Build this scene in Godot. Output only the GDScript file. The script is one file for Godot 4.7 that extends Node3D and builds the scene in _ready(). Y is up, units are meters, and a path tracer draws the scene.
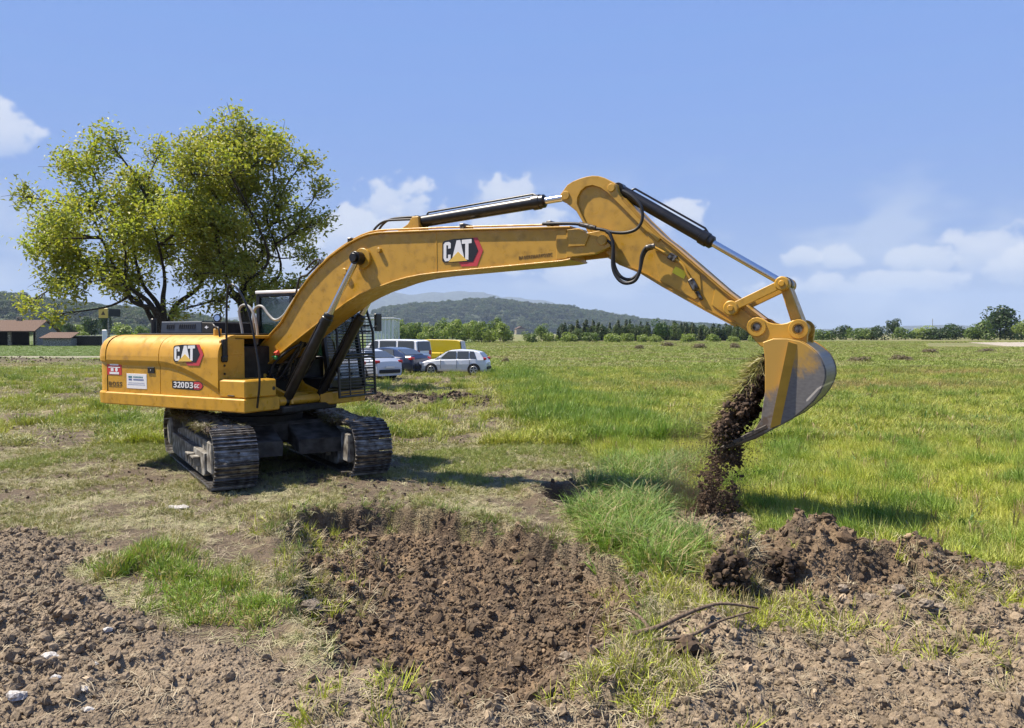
extends Node3D
# A yellow crawler excavator tips soil at the edge of a meadow, cars and a walnut tree behind it.
# World: x right, y up, -z away from the camera. Excavator parts use its own axes: x forward, y up, z to its right.

const HEADING := 29.0
const TRACK_TURN := 29.0
var M := {}
var taken := {}
var rng := RandomNumberGenerator.new()
var nA := FastNoiseLite.new()
var nB := FastNoiseLite.new()
var nC := FastNoiseLite.new()
var nD := FastNoiseLite.new()

# ---------------------------------------------------------------- shape collector
class Sh:
	var v := PackedVector3Array()
	var n := PackedVector3Array()
	var uv := PackedVector2Array()
	var col := PackedColorArray()
	var tint := Color(1, 1, 1)
	var xf := Transform3D()
	func tri(a: Vector3, b: Vector3, c: Vector3, na: Vector3, nb: Vector3, nc: Vector3) -> void:
		var cr := (b - a).cross(c - a)
		if cr.dot(na + nb + nc) > 0.0:
			var t := b; b = c; c = t
			t = nb; nb = nc; nc = t
		v.append(xf * a); v.append(xf * b); v.append(xf * c)
		n.append((xf.basis * na).normalized()); n.append((xf.basis * nb).normalized()); n.append((xf.basis * nc).normalized())
		uv.append(Vector2(a.x, a.y)); uv.append(Vector2(b.x, b.y)); uv.append(Vector2(c.x, c.y))
		col.append(tint); col.append(tint); col.append(tint)
	func quad(a: Vector3, b: Vector3, c: Vector3, d: Vector3, hint: Vector3) -> void:
		var nn := (b - a).cross(c - a)
		if nn.length_squared() < 1e-14: nn = (c - a).cross(d - a)
		nn = nn.normalized()
		if nn.dot(hint) < 0.0: nn = -nn
		tri(a, b, c, nn, nn, nn)
		tri(a, c, d, nn, nn, nn)
	func quadn(a: Vector3, b: Vector3, c: Vector3, d: Vector3, na: Vector3, nb: Vector3, nc: Vector3, nd: Vector3) -> void:
		tri(a, b, c, na, nb, nc)
		tri(a, c, d, na, nc, nd)
	# box with chamfered edges
	func box(c: Vector3, s: Vector3, bev := 0.012, basis := Basis()) -> Sh:
		var keep := xf
		xf = xf * Transform3D(basis, c)
		var h := s * 0.5
		var e := minf(bev, minf(h.x, minf(h.y, h.z)) * 0.45)
		var ax := [Vector3(1, 0, 0), Vector3(0, 1, 0), Vector3(0, 0, 1)]
		for i in 3:
			for sg in [-1.0, 1.0]:
				var u: Vector3 = ax[(i + 1) % 3]
				var w: Vector3 = ax[(i + 2) % 3]
				var o: Vector3 = ax[i] * sg * h[i]
				var hu: float = h[(i + 1) % 3] - e
				var hw: float = h[(i + 2) % 3] - e
				quad(o + u * hu + w * hw, o - u * hu + w * hw, o - u * hu - w * hw, o + u * hu - w * hw, ax[i] * sg)
		if e > 0.0005:
			for i in 3:
				var j := (i + 1) % 3
				var k := (i + 2) % 3
				for sj in [-1.0, 1.0]:
					for sk in [-1.0, 1.0]:
						var pj: Vector3 = ax[j] * sj * h[j] + ax[k] * sk * (h[k] - e)
						var pk: Vector3 = ax[j] * sj * (h[j] - e) + ax[k] * sk * h[k]
						var l: Vector3 = ax[i] * (h[i] - e)
						quad(pj + l, pk + l, pk - l, pj - l, ax[j] * sj + ax[k] * sk)
			for sx in [-1.0, 1.0]:
				for sy in [-1.0, 1.0]:
					for sz in [-1.0, 1.0]:
						var q := Vector3(sx, sy, sz)
						var nn := q.normalized()
						tri(Vector3(sx * h.x, sy * (h.y - e), sz * (h.z - e)), Vector3(sx * (h.x - e), sy * h.y, sz * (h.z - e)), Vector3(sx * (h.x - e), sy * (h.y - e), sz * h.z), nn, nn, nn)
		xf = keep
		return self
	# polygon in x/y pushed along z, chamfered
	func prism(poly_in: Array, z0: float, z1: float, bev := 0.008, smooth := 32.0) -> Sh:
		var p := PackedVector2Array(poly_in)
		var area := 0.0
		for i in p.size():
			var a := p[i]
			var b := p[(i + 1) % p.size()]
			area += a.x * b.y - b.x * a.y
		if area < 0.0: p.reverse()
		var m := p.size()
		var en: Array[Vector2] = []
		for i in m:
			var d := (p[(i + 1) % m] - p[i]).normalized()
			en.append(Vector2(d.y, -d.x))
		var ins := PackedVector2Array()
		var cs := cos(deg_to_rad(smooth))
		for i in m:
			var n0: Vector2 = en[(i + m - 1) % m]
			var n1: Vector2 = en[i]
			ins.append(p[i] - (n0 + n1) / maxf(0.35, 1.0 + n0.dot(n1)) * bev)
		for i in m:
			var j := (i + 1) % m
			var na: Vector2 = en[i]
			var nb: Vector2 = en[i]
			if en[i].dot(en[(i + m - 1) % m]) > cs: na = (en[i] + en[(i + m - 1) % m]).normalized()
			if en[i].dot(en[j]) > cs: nb = (en[i] + en[j]).normalized()
			var A := Vector3(na.x, na.y, 0)
			var B := Vector3(nb.x, nb.y, 0)
			quadn(Vector3(p[i].x, p[i].y, z0 + bev), Vector3(p[j].x, p[j].y, z0 + bev), Vector3(p[j].x, p[j].y, z1 - bev), Vector3(p[i].x, p[i].y, z1 - bev), A, B, B, A)
			if bev > 0.0:
				for sd in [-1.0, 1.0]:
					var zo: float = z0 if sd < 0.0 else z1
					var zi: float = z0 + bev if sd < 0.0 else z1 - bev
					var Z := Vector3(0, 0, sd)
					quadn(Vector3(p[i].x, p[i].y, zi), Vector3(p[j].x, p[j].y, zi), Vector3(ins[j].x, ins[j].y, zo), Vector3(ins[i].x, ins[i].y, zo), (A + Z).normalized(), (B + Z).normalized(), (B + Z).normalized(), (A + Z).normalized())
		var t := Geometry2D.triangulate_polygon(ins)
		if t.is_empty(): print("polygon not filled ", p)
		for k in range(0, t.size(), 3):
			for zz in [[z0, -1.0], [z1, 1.0]]:
				var Z := Vector3(0, 0, zz[1])
				tri(Vector3(ins[t[k]].x, ins[t[k]].y, zz[0]), Vector3(ins[t[k + 1]].x, ins[t[k + 1]].y, zz[0]), Vector3(ins[t[k + 2]].x, ins[t[k + 2]].y, zz[0]), Z, Z, Z)
		return self
	# turned shape: profile of (radius, distance along the axis)
	func lathe(o: Vector3, axis: Vector3, prof: Array, sides := 16, soft := false) -> Sh:
		var a := axis.normalized()
		var u := a.cross(Vector3(0.31, 0.92, 0.17)).normalized()
		var w := a.cross(u)
		for k in prof.size() - 1:
			var p0: Vector2 = prof[k]
			var p1: Vector2 = prof[k + 1]
			var d := p1 - p0
			if d.length() < 1e-6: continue
			var nr := Vector2(d.y, -d.x).normalized()
			if nr.x < 0.0 or (absf(nr.x) < 1e-6 and false): pass
			for i in sides:
				var t0 := TAU * i / sides
				var t1 := TAU * (i + 1) / sides
				var r0 := u * cos(t0) + w * sin(t0)
				var r1 := u * cos(t1) + w * sin(t1)
				var n0 := r0 * nr.x + a * nr.y
				var n1 := r1 * nr.x + a * nr.y
				var A := o + r0 * p0.x + a * p0.y
				var B := o + r1 * p0.x + a * p0.y
				var C := o + r1 * p1.x + a * p1.y
				var D := o + r0 * p1.x + a * p1.y
				if p0.x > 1e-6: tri(A, B, C, n0, n1, n1)
				if p1.x > 1e-6: tri(A, C, D, n0, n1, n0)
		return self
	func rod(a: Vector3, b: Vector3, r: float, sides := 12, bev := 0.006) -> Sh:
		var l := a.distance_to(b)
		var e := minf(bev, minf(r, l) * 0.4)
		return lathe(a, b - a, [Vector2(0, 0), Vector2(r - e, 0), Vector2(r, e), Vector2(r, l - e), Vector2(r - e, l), Vector2(0, l)], sides)
	# round bar along a path, radius may taper
	func tube(pts: Array, r0: float, r1 := -1.0, sides := 8) -> Sh:
		if r1 < 0.0: r1 = r0
		var m := pts.size()
		var t0: Vector3 = (pts[1] - pts[0]).normalized()
		var u := t0.cross(Vector3(0, 1, 0))
		if u.length() < 0.1: u = t0.cross(Vector3(1, 0, 0))
		u = u.normalized()
		var last: Array[Vector3] = []
		var lastn: Array[Vector3] = []
		for i in m:
			var t: Vector3 = (pts[mini(i + 1, m - 1)] - pts[maxi(i - 1, 0)]).normalized()
			u = (u - t * u.dot(t)).normalized()
			var w := t.cross(u)
			var r := lerpf(r0, r1, float(i) / (m - 1))
			var ring: Array[Vector3] = []
			var rn: Array[Vector3] = []
			for k in sides:
				var d := u * cos(TAU * k / sides) + w * sin(TAU * k / sides)
				rn.append(d)
				ring.append(pts[i] + d * r)
			if i > 0:
				for k in sides:
					var j := (k + 1) % sides
					quadn(last[k], last[j], ring[j], ring[k], lastn[k], lastn[j], rn[j], rn[k])
			if i == 0 or i == m - 1:
				var z := -t if i == 0 else t
				for k in sides: tri(pts[i], ring[k], ring[(k + 1) % sides], z, z, z)
			last = ring
			lastn = rn
		return self
	# a sheet of some thickness that follows a path in x/y, between two z values
	func strip(path: Array, z0: float, z1: float, th: float) -> Sh:
		var up := []
		var m := path.size()
		for i in m:
			var d: Vector2 = (path[mini(i + 1, m - 1)] - path[maxi(i - 1, 0)]).normalized()
			up.append(path[i] + Vector2(-d.y, d.x) * th)
		var poly: Array = path.duplicate()
		for i in m: poly.append(up[m - 1 - i])
		return prism(poly, z0, z1, minf(0.006, th * 0.3))
	# flat-sided slab from four corners, pushed along d
	func slab(a: Vector3, b: Vector3, c: Vector3, d: Vector3, push: Vector3) -> Sh:
		var mid := (a + b + c + d) * 0.25
		quad(a, b, c, d, -push)
		quad(a + push, b + push, c + push, d + push, push)
		for e in [[a, b], [b, c], [c, d], [d, a]]:
			quad(e[0], e[1], e[1] + push, e[0] + push, (e[0] + e[1]) * 0.5 - mid)
		return self
	# rough lump of earth or stone
	func lump(c: Vector3, s: Vector3, seed_: int, rough := 0.35, rings := 5, segs := 8) -> Sh:
		var r := RandomNumberGenerator.new()
		r.seed = seed_
		var g := []
		for i in rings + 1:
			var row := []
			var top := Vector3.ZERO
			for j in segs:
				var ph := PI * i / rings
				var th := TAU * (j + 0.5 * (i % 2)) / segs
				var k := 1.0 + r.randf_range(-rough, rough)
				var q := Vector3(sin(ph) * cos(th), cos(ph), sin(ph) * sin(th)) * k
				if i == 0 or i == rings: q = Vector3(0, cos(ph), 0)
				row.append(c + q * s)
			g.append(row)
		for i in rings:
			for j in segs:
				var a: Vector3 = g[i][j]
				var b: Vector3 = g[i][(j + 1) % segs]
				var e: Vector3 = g[i + 1][(j + 1) % segs]
				var f: Vector3 = g[i + 1][j]
				var h := (a + b + e + f) * 0.25 - c
				if i > 0: face(a, b, e, h)
				if i < rings - 1: face(a, e, f, h)
		return self
	func face(a: Vector3, b: Vector3, c: Vector3, hint: Vector3) -> void:
		var nn := (b - a).cross(c - a).normalized()
		if nn.dot(hint) < 0.0: nn = -nn
		tri(a, b, c, nn, nn, nn)
	func mesh(colored := false) -> ArrayMesh:
		var arr := []
		arr.resize(Mesh.ARRAY_MAX)
		arr[Mesh.ARRAY_VERTEX] = v
		arr[Mesh.ARRAY_NORMAL] = n
		arr[Mesh.ARRAY_TEX_UV] = uv
		if colored: arr[Mesh.ARRAY_COLOR] = col
		var am := ArrayMesh.new()
		am.add_surface_from_arrays(Mesh.PRIMITIVE_TRIANGLES, arr)
		return am

# ---------------------------------------------------------------- naming and adding
func numbered(called: String) -> String:
	var k: int = taken.get(called, 0)
	taken[called] = k + 1
	return called if k == 0 else "%s_%03d" % [called, k]

func thing(called: String, label: String, category: String, at := Vector3.ZERO, turn := 0.0, group := "") -> Node3D:
	var o := Node3D.new()
	o.name = numbered(called)
	o.position = at
	o.rotation.y = turn
	add_child(o)
	meta(o, label, category, group)
	return o

func meta(o: Node, label: String, category: String, group := "", kind := "") -> void:
	if label: o.set_meta("label", label)
	if category: o.set_meta("category", category)
	if group: o.set_meta("group", group)
	if kind: o.set_meta("kind", kind)

func part(parent: Node, called: String, sh, material: Material, colored := false) -> MeshInstance3D:
	var o := MeshInstance3D.new()
	o.name = called
	o.mesh = sh.mesh(colored) if sh is Sh else sh
	o.material_override = material
	parent.add_child(o, true)
	return o

func solo(called: String, sh, material: Material, label: String, category: String, group := "", kind := "", colored := false) -> MeshInstance3D:
	var o := MeshInstance3D.new()
	o.name = numbered(called)
	o.mesh = sh.mesh(colored) if sh is Sh else sh
	o.material_override = material
	add_child(o)
	meta(o, label, category, group, kind)
	return o

func scatter(parent: Node, called: String, mesh: Mesh, material: Material, where: Array, tints: PackedColorArray) -> MultiMeshInstance3D:
	var mm := MultiMesh.new()
	mm.transform_format = MultiMesh.TRANSFORM_3D
	mm.use_colors = true
	mm.mesh = mesh
	mm.instance_count = where.size()
	for i in where.size():
		mm.set_instance_transform(i, where[i])
		mm.set_instance_color(i, tints[i])
	var o := MultiMeshInstance3D.new()
	o.name = called
	o.multimesh = mm
	o.material_override = material
	parent.add_child(o, true)
	return o

# ---------------------------------------------------------------- materials (colours are linear base colours)
func lin(r: float, g: float, b: float) -> Color:
	return Color(r, g, b).linear_to_srgb()

func mat(c: Color, rough := 0.6, metal := 0.0) -> StandardMaterial3D:
	var m := StandardMaterial3D.new()
	m.albedo_color = c
	m.roughness = rough
	m.metallic = metal
	m.cull_mode = BaseMaterial3D.CULL_DISABLED
	return m

func noise_tex(freq: float, size: int, ramp: Array, seed_ := 1, oct := 5, kind := FastNoiseLite.TYPE_SIMPLEX_SMOOTH) -> NoiseTexture2D:
	var f := FastNoiseLite.new()
	f.noise_type = kind
	f.frequency = freq
	f.fractal_octaves = oct
	f.seed = seed_
	var t := NoiseTexture2D.new()
	t.width = size
	t.height = size
	t.seamless = true
	t.noise = f
	if ramp.size():
		var g := Gradient.new()
		var offs := PackedFloat32Array()
		var cols := PackedColorArray()
		for e in ramp:
			offs.append(e[0])
			cols.append(e[1])
		g.offsets = offs
		g.colors = cols
		t.color_ramp = g
	return t

func tri_map(m: StandardMaterial3D, tex: Texture2D, scale: float, bump: Texture2D = null, bump_cm := 0.0, world := false) -> StandardMaterial3D:
	m.albedo_texture = tex
	m.uv1_triplanar = true
	m.uv1_world_triplanar = world
	m.uv1_scale = Vector3.ONE * scale
	if bump:
		m.heightmap_enabled = true
		m.heightmap_texture = bump
		m.heightmap_scale = bump_cm
	return m

func make_materials() -> void:
	var g := func(x: float) -> Color: return Color(x, x, x)
	var t_dust := noise_tex(0.012, 512, [[0.0, Color(0.80, 0.79, 0.78)], [0.3, Color(0.93, 0.925, 0.92)], [0.5, Color(0.985, 0.98, 0.975)], [1.0, Color(1, 1, 1)]], 3)
	var t_grime := noise_tex(0.02, 512, [[0.2, Color(0.35, 0.31, 0.27)], [0.5, Color(0.8, 0.78, 0.74)], [0.8, Color(1, 1, 1)]], 9)
	var t_mud := noise_tex(0.02, 512, [[0.15, Color(0.45, 0.42, 0.40)], [0.5, Color(0.75, 0.73, 0.70)], [0.85, Color(1, 1, 1)]], 21)
	var t_fine := noise_tex(0.05, 512, [[0.1, Color(0.62, 0.60, 0.58)], [0.5, Color(0.85, 0.84, 0.83)], [0.9, Color(1, 1, 1)]], 33)
	var b_fine := noise_tex(0.03, 1024, [], 41, 6)
	var b_paint := noise_tex(0.01, 256, [], 43, 3)
	M.t_fine = t_fine
	M.yellow = tri_map(mat(lin(0.56, 0.295, 0.014), 0.42), t_dust, 0.55)
	M.yellow.clearcoat_enabled = true
	M.yellow.clearcoat = 0.35
	M.yellow.clearcoat_roughness = 0.22
	M.yellow.roughness_texture = t_grime
	M.yellow.roughness = 0.62
	M.yellow_arm = tri_map(mat(lin(0.49, 0.275, 0.024), 0.42), t_dust, 0.7)
	M.yellow_arm.clearcoat_enabled = true
	M.yellow_arm.clearcoat = 0.25
	M.yellow_arm.clearcoat_roughness = 0.3
	M.yellow_arm.roughness_texture = t_grime
	M.yellow_arm.roughness = 0.62
	M.black = tri_map(mat(lin(0.012, 0.012, 0.014), 0.35), t_grime, 0.8)
	M.blackmatt = tri_map(mat(lin(0.015, 0.015, 0.016), 0.7), t_grime, 0.8)
	M.rubber = mat(lin(0.012, 0.012, 0.013), 0.55)
	M.hosegrey = mat(lin(0.30, 0.30, 0.28), 0.5)
	M.chrome = mat(lin(0.62, 0.63, 0.65), 0.18, 1.0)
	M.steel = tri_map(mat(lin(0.24, 0.23, 0.22), 0.4, 0.85), t_grime, 1.2)
	M.shoe = tri_map(mat(lin(0.25, 0.25, 0.255), 0.40, 0.7), t_mud, 0.7)
	M.frame = tri_map(mat(lin(0.30, 0.295, 0.275), 0.7), t_mud, 0.5)
	M.darkframe = tri_map(mat(lin(0.09, 0.085, 0.08), 0.8), t_grime, 0.4)
	M.dirtysteel = tri_map(mat(lin(0.085, 0.075, 0.068), 0.65, 0.2), t_mud, 1.5)
	M.bluegrey = tri_map(mat(lin(0.038, 0.052, 0.078), 0.35), t_dust, 0.7)
	M.white = mat(lin(0.75, 0.75, 0.75), 0.4)
	M.red = mat(lin(0.52, 0.035, 0.035), 0.4)
	M.redmark = mat(lin(0.50, 0.05, 0.06), 0.4)
	M.ink = mat(lin(0.012, 0.014, 0.018), 0.4)
	M.dullink = mat(lin(0.10, 0.055, 0.01), 0.5)
	M.markyellow = mat(lin(0.72, 0.47, 0.09), 0.4)
	M.bluetext = mat(lin(0.08, 0.12, 0.30), 0.5)
	M.tealtext = mat(lin(0.06, 0.20, 0.22), 0.5)
	M.rag = mat(lin(0.62, 0.07, 0.03), 0.8)
	M.ragg = mat(lin(0.08, 0.35, 0.10), 0.8)
	M.sticker = mat(lin(0.75, 0.66, 0.03), 0.5)
	M.glass = mat(Color(0.10, 0.22, 0.18, 0.42), 0.03)
	M.glass.transparency = BaseMaterial3D.TRANSPARENCY_ALPHA
	M.milk = mat(Color(0.85, 0.9, 0.88, 0.35), 0.2)
	M.milk.transparency = BaseMaterial3D.TRANSPARENCY_ALPHA
	M.carglass = mat(lin(0.020, 0.026, 0.030), 0.05)
	M.carglass.clearcoat_enabled = true
	M.tyre = mat(lin(0.018, 0.018, 0.018), 0.8)
	M.rim = mat(lin(0.42, 0.43, 0.45), 0.35, 0.6)
	M.taillight = mat(lin(0.42, 0.015, 0.015), 0.2)
	M.headlight = mat(lin(0.6, 0.62, 0.65), 0.1)
	M.plate = mat(lin(0.7, 0.7, 0.7), 0.5)
	for e in [["car_silver", lin(0.62, 0.65, 0.70)], ["car_white", lin(0.80, 0.81, 0.83)], ["car_blue", lin(0.016, 0.026, 0.065)], ["car_grey", lin(0.50, 0.55, 0.64)], ["car_yellow", lin(0.80, 0.56, 0.015)]]:
		var m := mat(e[1], 0.3)
		m.clearcoat_enabled = true
		m.clearcoat = 0.8
		m.clearcoat_roughness = 0.06
		M[e[0]] = m
	M.soil = tri_map(mat(Color.WHITE, 0.95), t_mud, 0.8)
	M.soil.vertex_color_use_as_albedo = true
	M.mud = tri_map(mat(lin(0.15, 0.11, 0.075), 0.95), t_mud, 3.0)
	M.ground = tri_map(mat(Color.WHITE, 0.95), t_fine, 1.1, b_fine, 2.3, true)
	M.ground.vertex_color_use_as_albedo = true
	M.grass = mat(Color.WHITE, 0.55)
	M.grass.vertex_color_use_as_albedo = true
	M.grass.backlight_enabled = true
	M.grass.backlight = Color(0.72, 0.75, 0.55)
	M.leaf = M.grass.duplicate()
	M.leaf.roughness = 0.5
	M.leaf.backlight = Color(0.93, 0.96, 0.70)
	M.straw = mat(Color.WHITE, 0.8)
	M.straw.vertex_color_use_as_albedo = true
	M.bark = tri_map(mat(lin(0.075, 0.062, 0.05), 0.95), t_grime, 1.5, b_fine, 1.2)
	M.twig = tri_map(mat(lin(0.21, 0.155, 0.11), 0.9), t_grime, 4.0, b_fine, 0.2)
	M.hill = tri_map(mat(lin(0.05, 0.075, 0.03), 0.95), t_mud, 0.01, null, 0.0, true)
	M.mountain = tri_map(mat(lin(0.06, 0.08, 0.05), 0.95), t_mud, 0.001, null, 0.0, true)
	M.rooftile = tri_map(mat(lin(0.17, 0.105, 0.075), 0.9), t_grime, 0.6)
	M.plaster = tri_map(mat(lin(0.42, 0.38, 0.31), 0.9), t_grime, 0.3)
	M.darkwood = tri_map(mat(lin(0.05, 0.04, 0.032), 0.9), t_grime, 0.6)
	M.concrete = tri_map(mat(lin(0.38, 0.38, 0.37), 0.9), t_grime, 0.5)
	M.stone = tri_map(mat(lin(0.33, 0.28, 0.22), 0.9), t_mud, 4.0, b_fine, 0.25)
	M.palestone = tri_map(mat(lin(0.66, 0.66, 0.66), 0.85), t_mud, 4.0, b_fine, 0.25)
	M.gravelroad = tri_map(mat(lin(0.45, 0.41, 0.34), 0.95), t_fine, 0.3, b_fine, 2.0, true)
	# worn paint of the bucket: yellow above, scoured to bare grey steel towards the heel and lip
	var im := Image.create(256, 256, false, Image.FORMAT_RGB8)
	var wn := FastNoiseLite.new()
	wn.frequency = 0.02
	wn.fractal_octaves = 5
	for j in 256:
		for i in 256:
			var x := 7.7 + 1.1 * i / 255.0
			var y := 0.85 + 1.3 * j / 255.0
			var k := (x - 8.36) * 0.62 - (y - 1.78) * 0.78
			k += 0.16 * wn.get_noise_2d(i * 0.7, j * 0.7) + 0.06 * wn.get_noise_2d(i * 5.0 + j * 2.0, j * 3.0)
			var t := smoothstep(-0.09, 0.12, k)
			var s := 0.9 + 0.25 * wn.get_noise_2d(i * 3.0 + 900.0, j * 9.0)
			var c := Color(0.45, 0.265, 0.05).lerp(Color(0.17, 0.163, 0.158) * s, t)
			var mudk := smoothstep(0.0, 0.16, 0.30 - (x - 7.98) * 1.3 - (y - 1.05) * 0.55 + 0.30 * wn.get_noise_2d(i * 2.0 + 300.0, j * 2.0))
			c = c.lerp(Color(0.10, 0.072, 0.05), 0.85 * mudk)
			c.a = 1.0
			var e0 := Vector2(8.74, 1.69)
			var e1 := Vector2(8.60, 1.60)
			var e2 := Vector2(8.49, 1.47)
			var q := Vector2(x, y)
			var dd := minf(q.distance_to(Geometry2D.get_closest_point_to_segment(q, e0, e1)), q.distance_to(Geometry2D.get_closest_point_to_segment(q, e1, e2)))
			if dd < 0.009: c = Color(0.50, 0.46, 0.40)
			im.set_pixel(i, j, c.linear_to_srgb())
	M.worn = mat(Color.WHITE, 0.5)
	M.worn.albedo_texture = ImageTexture.create_from_image(im)
	M.worn.uv1_scale = Vector3(1.0 / 1.1, 1.0 / 1.3, 1)
	M.worn.uv1_offset = Vector3(-7.7 / 1.1, -0.85 / 1.3, 0)
	M.worn.metallic = 0.15

# ---------------------------------------------------------------- camera, air and sun
const CAM_H := 2.18
const CAM_F := 780.0

func make_air() -> void:
	var cam := Camera3D.new()
	cam.name = "camera"
	cam.position = Vector3(0, CAM_H, 0)
	cam.rotation.x = -atan(31.0 / CAM_F)
	cam.fov = rad_to_deg(2.0 * atan(364.0 / CAM_F))
	cam.near = 0.1
	cam.far = 40000.0
	cam.current = true
	add_child(cam)
	var sun := DirectionalLight3D.new()
	sun.name = "sun"
	sun.light_energy = 1.6
	sun.light_color = Color(1.0, 0.955, 0.885)
	sun.light_angular_distance = 0.53
	sun.shadow_enabled = true
	add_child(sun)
	sun.look_at_from_position(Vector3.ZERO, Vector3(0.60, -1.0, 0.09), Vector3.UP)
	var we := WorldEnvironment.new()
	we.name = "air"
	var e := Environment.new()
	e.background_mode = Environment.BG_SKY
	var sky := Sky.new()
	var pm := PanoramaSkyMaterial.new()
	pm.panorama = ImageTexture.create_from_image(sky_image())
	sky.sky_material = pm
	e.sky = sky
	e.background_energy_multiplier = 0.56
	e.tonemap_mode = Environment.TONE_MAPPER_LINEAR
	e.tonemap_exposure = 2.12
	e.fog_enabled = true
	e.fog_density = 0.000095
	e.fog_light_color = Color(0.80, 0.89, 1.0)
	e.volumetric_fog_enabled = true
	e.volumetric_fog_density = 0.0
	e.sdfgi_enabled = true
	e.ssao_enabled = true
	e.ssil_enabled = true
	we.environment = e
	add_child(we)

func sky_image() -> Image:
	var W := 4096
	var Hh := 2048
	var im := Image.create(W, Hh, false, Image.FORMAT_RGB8)
	var zen := Color(0.13, 0.25, 0.62)
	var mid := Color(0.185, 0.325, 0.70)
	var hor := Color(0.35, 0.42, 0.55)
	var rows: Array[Color] = []
	for j in Hh:
		var el := 90.0 - (j + 0.5) / Hh * 180.0
		var c := hor
		if el > 0.0:
			c = hor.lerp(mid, 1.0 - exp(-el / 6.0))
			c = c.lerp(zen, smoothstep(12.0, 70.0, el))
		rows.append(c)
		im.fill_rect(Rect2i(0, j, W, 1), c.linear_to_srgb())
	# fair-weather cumulus low over the horizon: [azimuth, elevation of the base, half width, height] in degrees
	var clouds := [[-33.2, 12.0, 2.5, 2.2], [-36.5, 8.0, 4.0, 2.2], [-8.2, 9.2, 3.1, 2.4], [-11.0, 7.0, 5.5, 2.2], [0.0, 9.9, 3.0, 1.9], [1.5, 7.6, 5.0, 1.8], [11.8, 8.0, 2.4, 1.5], [-18.0, 5.0, 6.0, 2.0],
		[20.2, 5.1, 1.3, 0.8], [22.5, 5.0, 1.9, 1.1], [27.6, 4.6, 2.3, 1.25], [31.5, 4.9, 3.0, 2.0], [34.5, 4.2, 3.5, 1.8], [25.0, 3.2, 7.0, 1.0], [6.0, 4.5, 6.0, 1.5]]
	var r := RandomNumberGenerator.new()
	r.seed = 77
	var az := 42.0
	while az < 318.0:
		clouds.append([az, r.randf_range(4.0, 11.0), r.randf_range(2.0, 4.5), r.randf_range(1.0, 2.6)])
		az += r.randf_range(4.0, 11.0)
	var f := FastNoiseLite.new()
	f.frequency = 0.35
	f.fractal_octaves = 5
	f.seed = 5
	var f2 := FastNoiseLite.new()
	f2.frequency = 0.05
	f2.fractal_octaves = 4
	f2.seed = 8
	for c in clouds:
		var a0: float = c[0]
		var e0: float = c[1]
		var hw: float = c[2]
		var hh: float = c[3]
		var i0 := int((a0 - hw * 1.9) / 360.0 * W)
		var i1 := int((a0 + hw * 1.9) / 360.0 * W)
		var j0 := int((90.0 - e0 - hh * 2.0) / 180.0 * Hh)
		var j1 := int((90.0 - e0 + hh * 1.4) / 180.0 * Hh)
		for j in range(j0, j1):
			var el := 90.0 - (j + 0.5) / Hh * 180.0
			var y := (el - e0) / hh
			for i in range(i0, i1):
				var aa := (i + 0.5) / W * 360.0
				var x := (aa - a0) / hw
				var nn := f.get_noise_3d(aa, el * 1.3, a0)
				# a cauliflower top, a ragged thinning foot
				var d := 1.0 - x * x * 0.85 - (y * y if y > 0.0 else y * y * 1.6)
				var k := d + nn * 1.15 - 0.12
				var al := smoothstep(0.0, 0.5, k) * smoothstep(-1.3, 0.2, y)
				if al <= 0.003: continue
				al *= 0.70
				var lit := clampf(0.62 + 0.28 * y + 0.5 * nn, 0.0, 1.0)
				var cc := Color(0.50, 0.58, 0.72).lerp(Color(0.78, 0.79, 0.82), lit)
				var ii := posmod(i, W)
				var was := im.get_pixel(ii, j).srgb_to_linear()
				im.set_pixel(ii, j, was.lerp(cc, al).linear_to_srgb())
	# thin veils
	var ja := int((90.0 - 13.0) / 180.0 * Hh)
	var jb := int(90.0 / 180.0 * Hh)
	for j in range(ja, jb):
		var el := 90.0 - (j + 0.5) / Hh * 180.0
		var w := smoothstep(13.0, 7.0, el) * 0.45
		for i in W:
			var aa := (i + 0.5) / W * 360.0
			var k := smoothstep(-0.05, 0.45, f2.get_noise_3d(sin(deg_to_rad(aa)) * 90.0, el * 3.2, cos(deg_to_rad(aa)) * 90.0)) * w
			if k > 0.004:
				var was := im.get_pixel(i, j).srgb_to_linear()
				im.set_pixel(i, j, was.lerp(Color(0.60, 0.66, 0.76), k).linear_to_srgb())
	return im

# ---------------------------------------------------------------- lie of the land
const GX0 := -7.0
const GZ0 := -12.6
const GC := 0.08
const GNX := 176
const GNZ := 118
const NEVER := 9.0
var sd := {}

func polygon_distance(poly: Array, q: Vector2) -> float:
	var best := 1e9
	var inside := false
	var m := poly.size()
	for i in m:
		var a: Vector2 = poly[i]
		var b: Vector2 = poly[(i + 1) % m]
		var e := b - a
		var w := q - a
		var t := clampf(w.dot(e) / e.length_squared(), 0.0, 1.0)
		best = minf(best, (w - e * t).length_squared())
		if (a.y > q.y) != (b.y > q.y) and q.x < (b.x - a.x) * (q.y - a.y) / (b.y - a.y) + a.x: inside = not inside
	return -sqrt(best) if inside else sqrt(best)

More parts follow.
